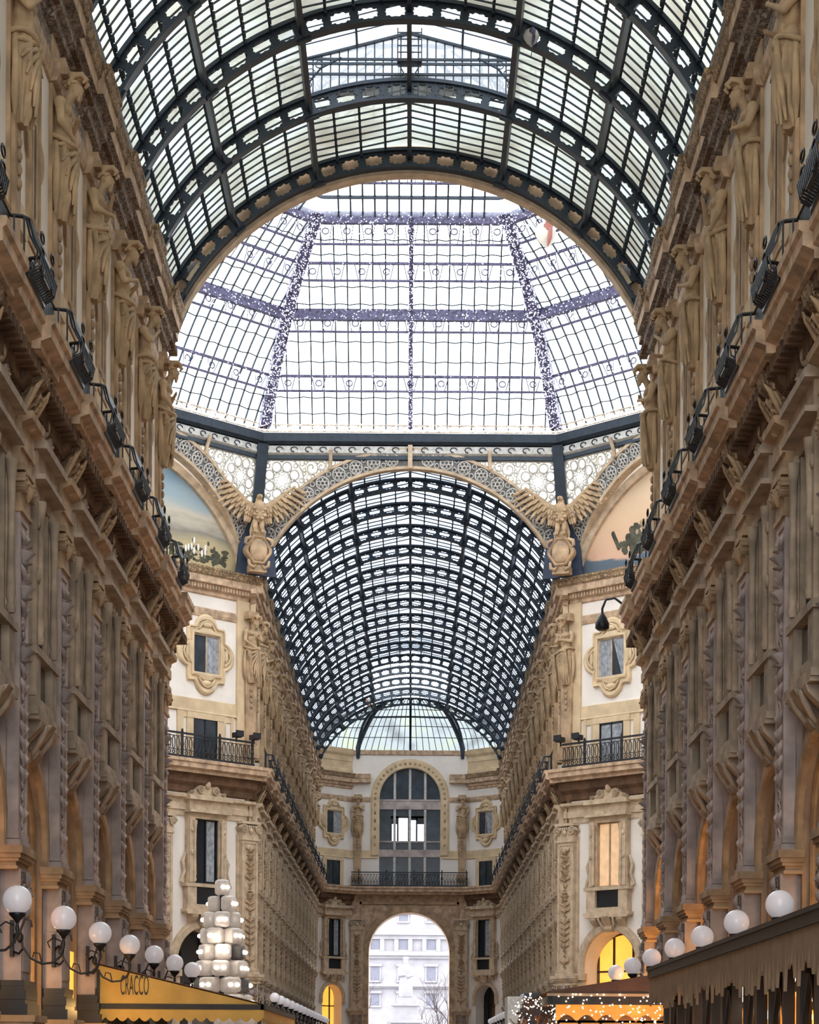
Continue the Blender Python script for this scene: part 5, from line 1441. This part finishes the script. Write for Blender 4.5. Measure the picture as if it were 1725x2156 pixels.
# shrub covered in lights
sh = empty('lit_shrub', 'bushy tree covered in warm fairy lights, left of the brown canopy', 'tree', loc=(3.0, 49.5, 0))
m = M(); q = random.Random(6)
for _ in range(260):
    a, e, r = q.uniform(0, 2*PI), q.uniform(-1.2, 1.4), q.uniform(.3, .95); c = Vector((r*.72*cos(a)*cos(e), r*.72*sin(a)*cos(e), 2.1+r*1.05*sin(e)))
    d = Vector((q.uniform(-1, 1), q.uniform(-1, 1), q.uniform(-1, 1))).normalized(); u = d.orthogonal().normalized()
    m.add([c, c+d*.1+u*.05, c+d*.2, c+d*.1-u*.05], [(0, 1, 2, 3)])
m.obj('foliage', 'twig', sh)
m = M(); m.tube([(0, 0, 0), (.03, 0, 1.2), (0, .03, 2.2)], [.08, .06, .03], 7)
for k in range(9): a = k*.7; m.tube([(0, 0, 1.2+.08*k), (.3*cos(a), .3*sin(a), 1.8+.1*k), (.6*cos(a), .6*sin(a), 2.2+.08*k)], [.03, .02, .01], 5)
m.obj('trunk', 'twig', sh)
m = M()
for _ in range(260):
    a, e = q.uniform(0, 2*PI), q.uniform(-1.3, 1.5); r = q.uniform(.7, 1.0); m.ell((r*.75*cos(a)*cos(e), r*.75*sin(a)*cos(e), 2.1+r*1.1*sin(e)), (.016, .016, .016), 6, 4)
o = m.obj('fairy_lights', 'bulb', sh); o['kind'] = 'stuff'
plight(3.0, 48.9, 2.3, 15, (1, .4, .15), .3)
# kiosk by the far right piers
kk = empty('kiosk', 'grey and black box kiosk by the first far right pier', 'kiosk', loc=(4.9, 96, 0))
M().box(-.45, .25, 0, 3, 0, 4.45).obj('grey_side', 'palegrey', kk); M().box(.25, 1.3, -.2, 3, 0, 4.6).obj('black_side', 'dark', kk)

# ------------------------------------------------------------------ tower of glowing glass blocks
tw = empty('light_tower', 'stacked tower of glowing glass blocks like a christmas tree, behind the yellow awning', 'light sculpture', loc=(-6.0+.1, 70, 0))
def rblock(m, c, sx, sz, rot):
    m.T = Matrix.Translation(c) @ Matrix.Rotation(rot, 4, 'Z'); O = []
    for lv, (k, z) in enumerate(((.62, -1), (.9, -.86), (1, -.6), (1, .6), (.9, .86), (.62, 1))):
        O.append([(sx*.5*k*(abs(cos(a))**.35)*(1 if cos(a) > 0 else -1), .8*sx*.5*k*(abs(sin(a))**.35)*(1 if sin(a) > 0 else -1), z*sz*.5) for a in [i*2*PI/20+.01 for i in range(20)]])
    m.ring(O); m.add(O[0], [tuple(range(20))[::-1]]); m.add(O[-1], [tuple(range(20))])
    m.sm = [True]*len(m.sm); m.T = None
q = random.Random(12)
tiers = [(7.15, 1, .0, .42), (6.62, 2, .24, .48), (6.1, 4, .40, .50), (5.58, 5, .48, .52), (5.06, 5, .52, .54), (4.54, 6, .60, .58), (4.0, 6, .66, .6), (3.45, 7, .74, .62), (2.9, 7, .8, .64), (2.3, 8, .86, .64), (1.7, 8, .9, .66), (1.1, 9, .95, .66), (.5, 9, 1.0, .68)]
for ti, (z, n, r, s_) in enumerate(tiers):
    for k in range(n):
        a = 2*PI*k/n+ti*.5-.9; m = M(); c = (r*cos(a), r*sin(a), z)
        rblock(m, c, s_, .50, a+PI/2); kindm = 'cbulb' if q.random() < .12 else 'crystal'
        b = m.obj('glass_block', 'crystal' if kindm == 'crystal' else 'ornate', tw)
        if ti < 8:
            for g in (-1, 1):
                m = M(); d = s_*.2*g; m.ell((c[0]*1.0+d*(-sin(a))+cos(a)*s_*.42, c[1]+d*cos(a)+sin(a)*s_*.42, z), (.085, .085, .07), 8, 6); m.obj('lamp_core', 'hot', b)
M().tube([(0, 0, 0), (0, 0, 7.0)], .08, 8).obj('centre_pole', 'fascia', tw)
plight(-5.9, 68.9, 5.3, 20, (1, .85, .7), .3)
# bright strip of lights at its foot
# ------------------------------------------------------------------ small things
def balloon(name, label, c, r, mt_, mt2):
    t = empty(name, label, 'balloon', loc=c); m = M()
    m.lathe([(.02, -1.25*r), (.12*r, -1.15*r), (.6*r, -.75*r), (.95*r, -.2*r), (1.0*r, .2*r), (.75*r, .75*r), (.3*r, 1.0*r), (.02, 1.05*r)], (0, 0, 0), 18, sy=.7); m.obj('balloon_skin', mt_, t)
    m = M(); m.ell((.12*r, -.62*r, .45*r), (.4*r, .12*r, .5*r), 10, 8); m.tube([(.3*r, -.6*r, .3*r), (.25*r, -.66*r, -.6*r), (.1*r, -.3*r, -1.2*r)], [.2*r, .22*r, .05*r], 7); m.obj('printed_patch', mt2, t)
    m = M(); m.tube([(0, 0, -1.2*r), (.1*r, 0, -1.7*r), (0, 0, -2.4*r)], .015, 4); m.obj('ribbon', mt2, t); return t
balloon('foil_balloon', 'cream and reddish balloon caught under the right side of the dome', (5.55, 89.3, 35.55), .48, 'cream', 'redb')
balloon('foil_balloon', 'greyish crumpled balloon stuck on a purlin of the near vault, upper right', (3.02, 53.8, 26.95), .2, 'palegrey', 'purple')
balloon('foil_balloon', 'small red balloon stuck under the far vault, left of its lantern', (-3.05, 158.5, 27.6), .28, 'redb', 'cream')
t = empty('gooseneck_spotlight', 'black gooseneck spotlight hanging from the end of the near right balcony', 'lamp', loc=(6.15, 62.3, 0))
M().tube([(.1, 0, 14.55), (0, 0, 14.75), (-.2, 0, 14.9), (-.45, 0, 14.85), (-.55, 0, 14.6), (-.55, 0, 14.4)], .035, 6).obj('gooseneck', 'black', t)
M().lathe([(.05, .2), (.12, .1), (.2, -.08), (.2, -.22), (.12, -.28)], (-.55, 0, 14.25), 12).obj('lamp_head', 'black', t)
for sd, tt, nm in ((-1, .35, 'above the left octagon pilaster'), (-1, 1.35, 'left of the other on the left octagon railing'), (1, .2, 'above the right octagon pilaster'), (1, 1.25, 'right of the other on the right octagon railing')):
    x, y = diag(sd, tt, .66); t = empty('floodlight', 'small black floodlight %s' % nm, 'lamp', 'octagon floodlights', loc=(x, y, 0), rz=A_DIA[sd])
    m = M(); m.box(-.12, .2, -.16, .16, 15.78, 16.0); m.box(.2, .28, -.2, .2, 15.82, 16.08); m.obj('housing', 'black', t)
    M().box(-.02, .02, -.03, .03, 15.6, 15.8).obj('bracket', 'black', t)

# ------------------------------------------------------------------ outside: monument, building, bare trees
mo = empty('monument', 'white robed statue on a tall stepped plinth in the square, framed by the far archway', 'monument', loc=(-.35, 205, 0))
m = M(); 
for a, z0, z1 in ((2.4, 0, 1.2), (1.9, 1.2, 2.0), (1.35, 2.0, 5.0), (1.7, 5.0, 5.3), (1.15, 5.3, 6.6), (1.35, 6.6, 6.8), (.85, 6.8, 7.4)): m.box(-a, a, -a, a, z0, z1)
m.obj('plinth', 'outwall', mo)
m = M(); m.lathe([(.62, 0), (.66, .5), (.6, 1.4), (.5, 2.0), (.56, 2.6), (.5, 3.0), (.2, 3.15)], (0, 0, 7.4), 24, sy=.8, ripple=lambda a, z: 1+.06*sin(8*a+z))
m.ell((0, -.1, 10.9), (.24, .27, .33), 12, 9); m.ell((0, -.25, 10.68), (.16, .14, .3), 10, 8); m.lathe([(.36, 0), (.3, .12), (.16, .2)], (0, -.03, 11.05), 12)
limb(m, [(-.5, -.05, 10.2), (-.6, -.2, 9.5), (-.15, -.55, 9.5)], [.2, .17, .1]); limb(m, [(.5, -.05, 10.2), (.62, -.2, 9.5), (.2, -.55, 9.35)], [.2, .17, .1])
o = m.obj('robed_figure', 'outwall', mo); bake(o, .06, 2)
bu = empty('palace_building', 'pale overexposed palace with rows of windows across the square', 'building', loc=(0, 262, 0))
def zpx(y, Y): return EYE+(2228-y)*Y/4585
M().box(-42, 42, 0, 10, 0, 24).obj('wall', 'outwall', bu)
m = M()
for y_, h in ((1963, .7), (2008, .5), (2075, .3)): z = zpx(y_, 262); m.box(-42, 42, -.7, 0, z-h/2, z+h/2); m.box(-42, 42, -.35, 0, z-h*1.2, z-h/2)
m.obj('cornice', 'outwall', bu)
for (ya, yb) in ((1926, 1940), (1974, 2000), (2035, 2065), (2092, 2118)):
    z1, z0 = zpx(ya, 262), zpx(yb, 262)
    for k in range(-4, 5):
        x = (k*59+842-860)*262/4585+.2; f_ = M(); f_.box(x-.75, x+.75, -.22, 0, z0-.2, z0); f_.box(x-.85, x+.85, -.3, 0, z1, z1+.3); f_.box(x-.7, x-.55, -.15, 0, z0, z1); f_.box(x+.55, x+.7, -.15, 0, z0, z1)
        f_ = f_.obj('window_frame', 'outwall', bu); M().box(x-.55, x+.55, -.08, -.02, z0, z1).obj('pane', 'outwin', f_)
m = M()
for k in range(-9, 10): x = (k*59/2+842-860)*262/4585+.2+.85; m.box(x-.25, x+.25, -.3, 0, zpx(2003, 262), zpx(1968, 262))
m.obj('pilaster_strip', 'outwall', bu)
def tree(x, y, seed, h, label):
    q = random.Random(seed); t = empty('bare_tree', label, 'tree', 'bare trees in the square', loc=(x, y, 0)); m = M(); mt = M()
    def br(p, d, l, r, dep):
        e = p+d*l; mid = p+d*l*.5+Vector((q.uniform(-.1, .1), q.uniform(-.1, .1), 0))*l
        (mt if dep == 0 else m).tube([p, mid, e], [r, r*.85, r*.65], 5 if dep < 2 else 3)
        if dep > 4: return
        for _ in range(3 if dep < 3 else 2):
            nd = (d+Vector((q.uniform(-.8, .8), q.uniform(-.8, .8), q.uniform(-.15, .5)))).normalized(); br(e, nd, l*q.uniform(.62, .85), r*.6, dep+1)
    br(Vector((0, 0, 0)), Vector((0, 0, 1)), h, .16, 0); mt.obj('trunk', 'twig', t); m.obj('branches', 'twig', t)
tree(-3.9, 188, 3, 2.6, 'bare branched tree left of the robed monument'); tree(3.9, 190, 8, 2.9, 'bare branched tree right of the robed monument'); tree(2.4, 215, 15, 2.4, 'smaller bare tree just behind the robed monument, right')
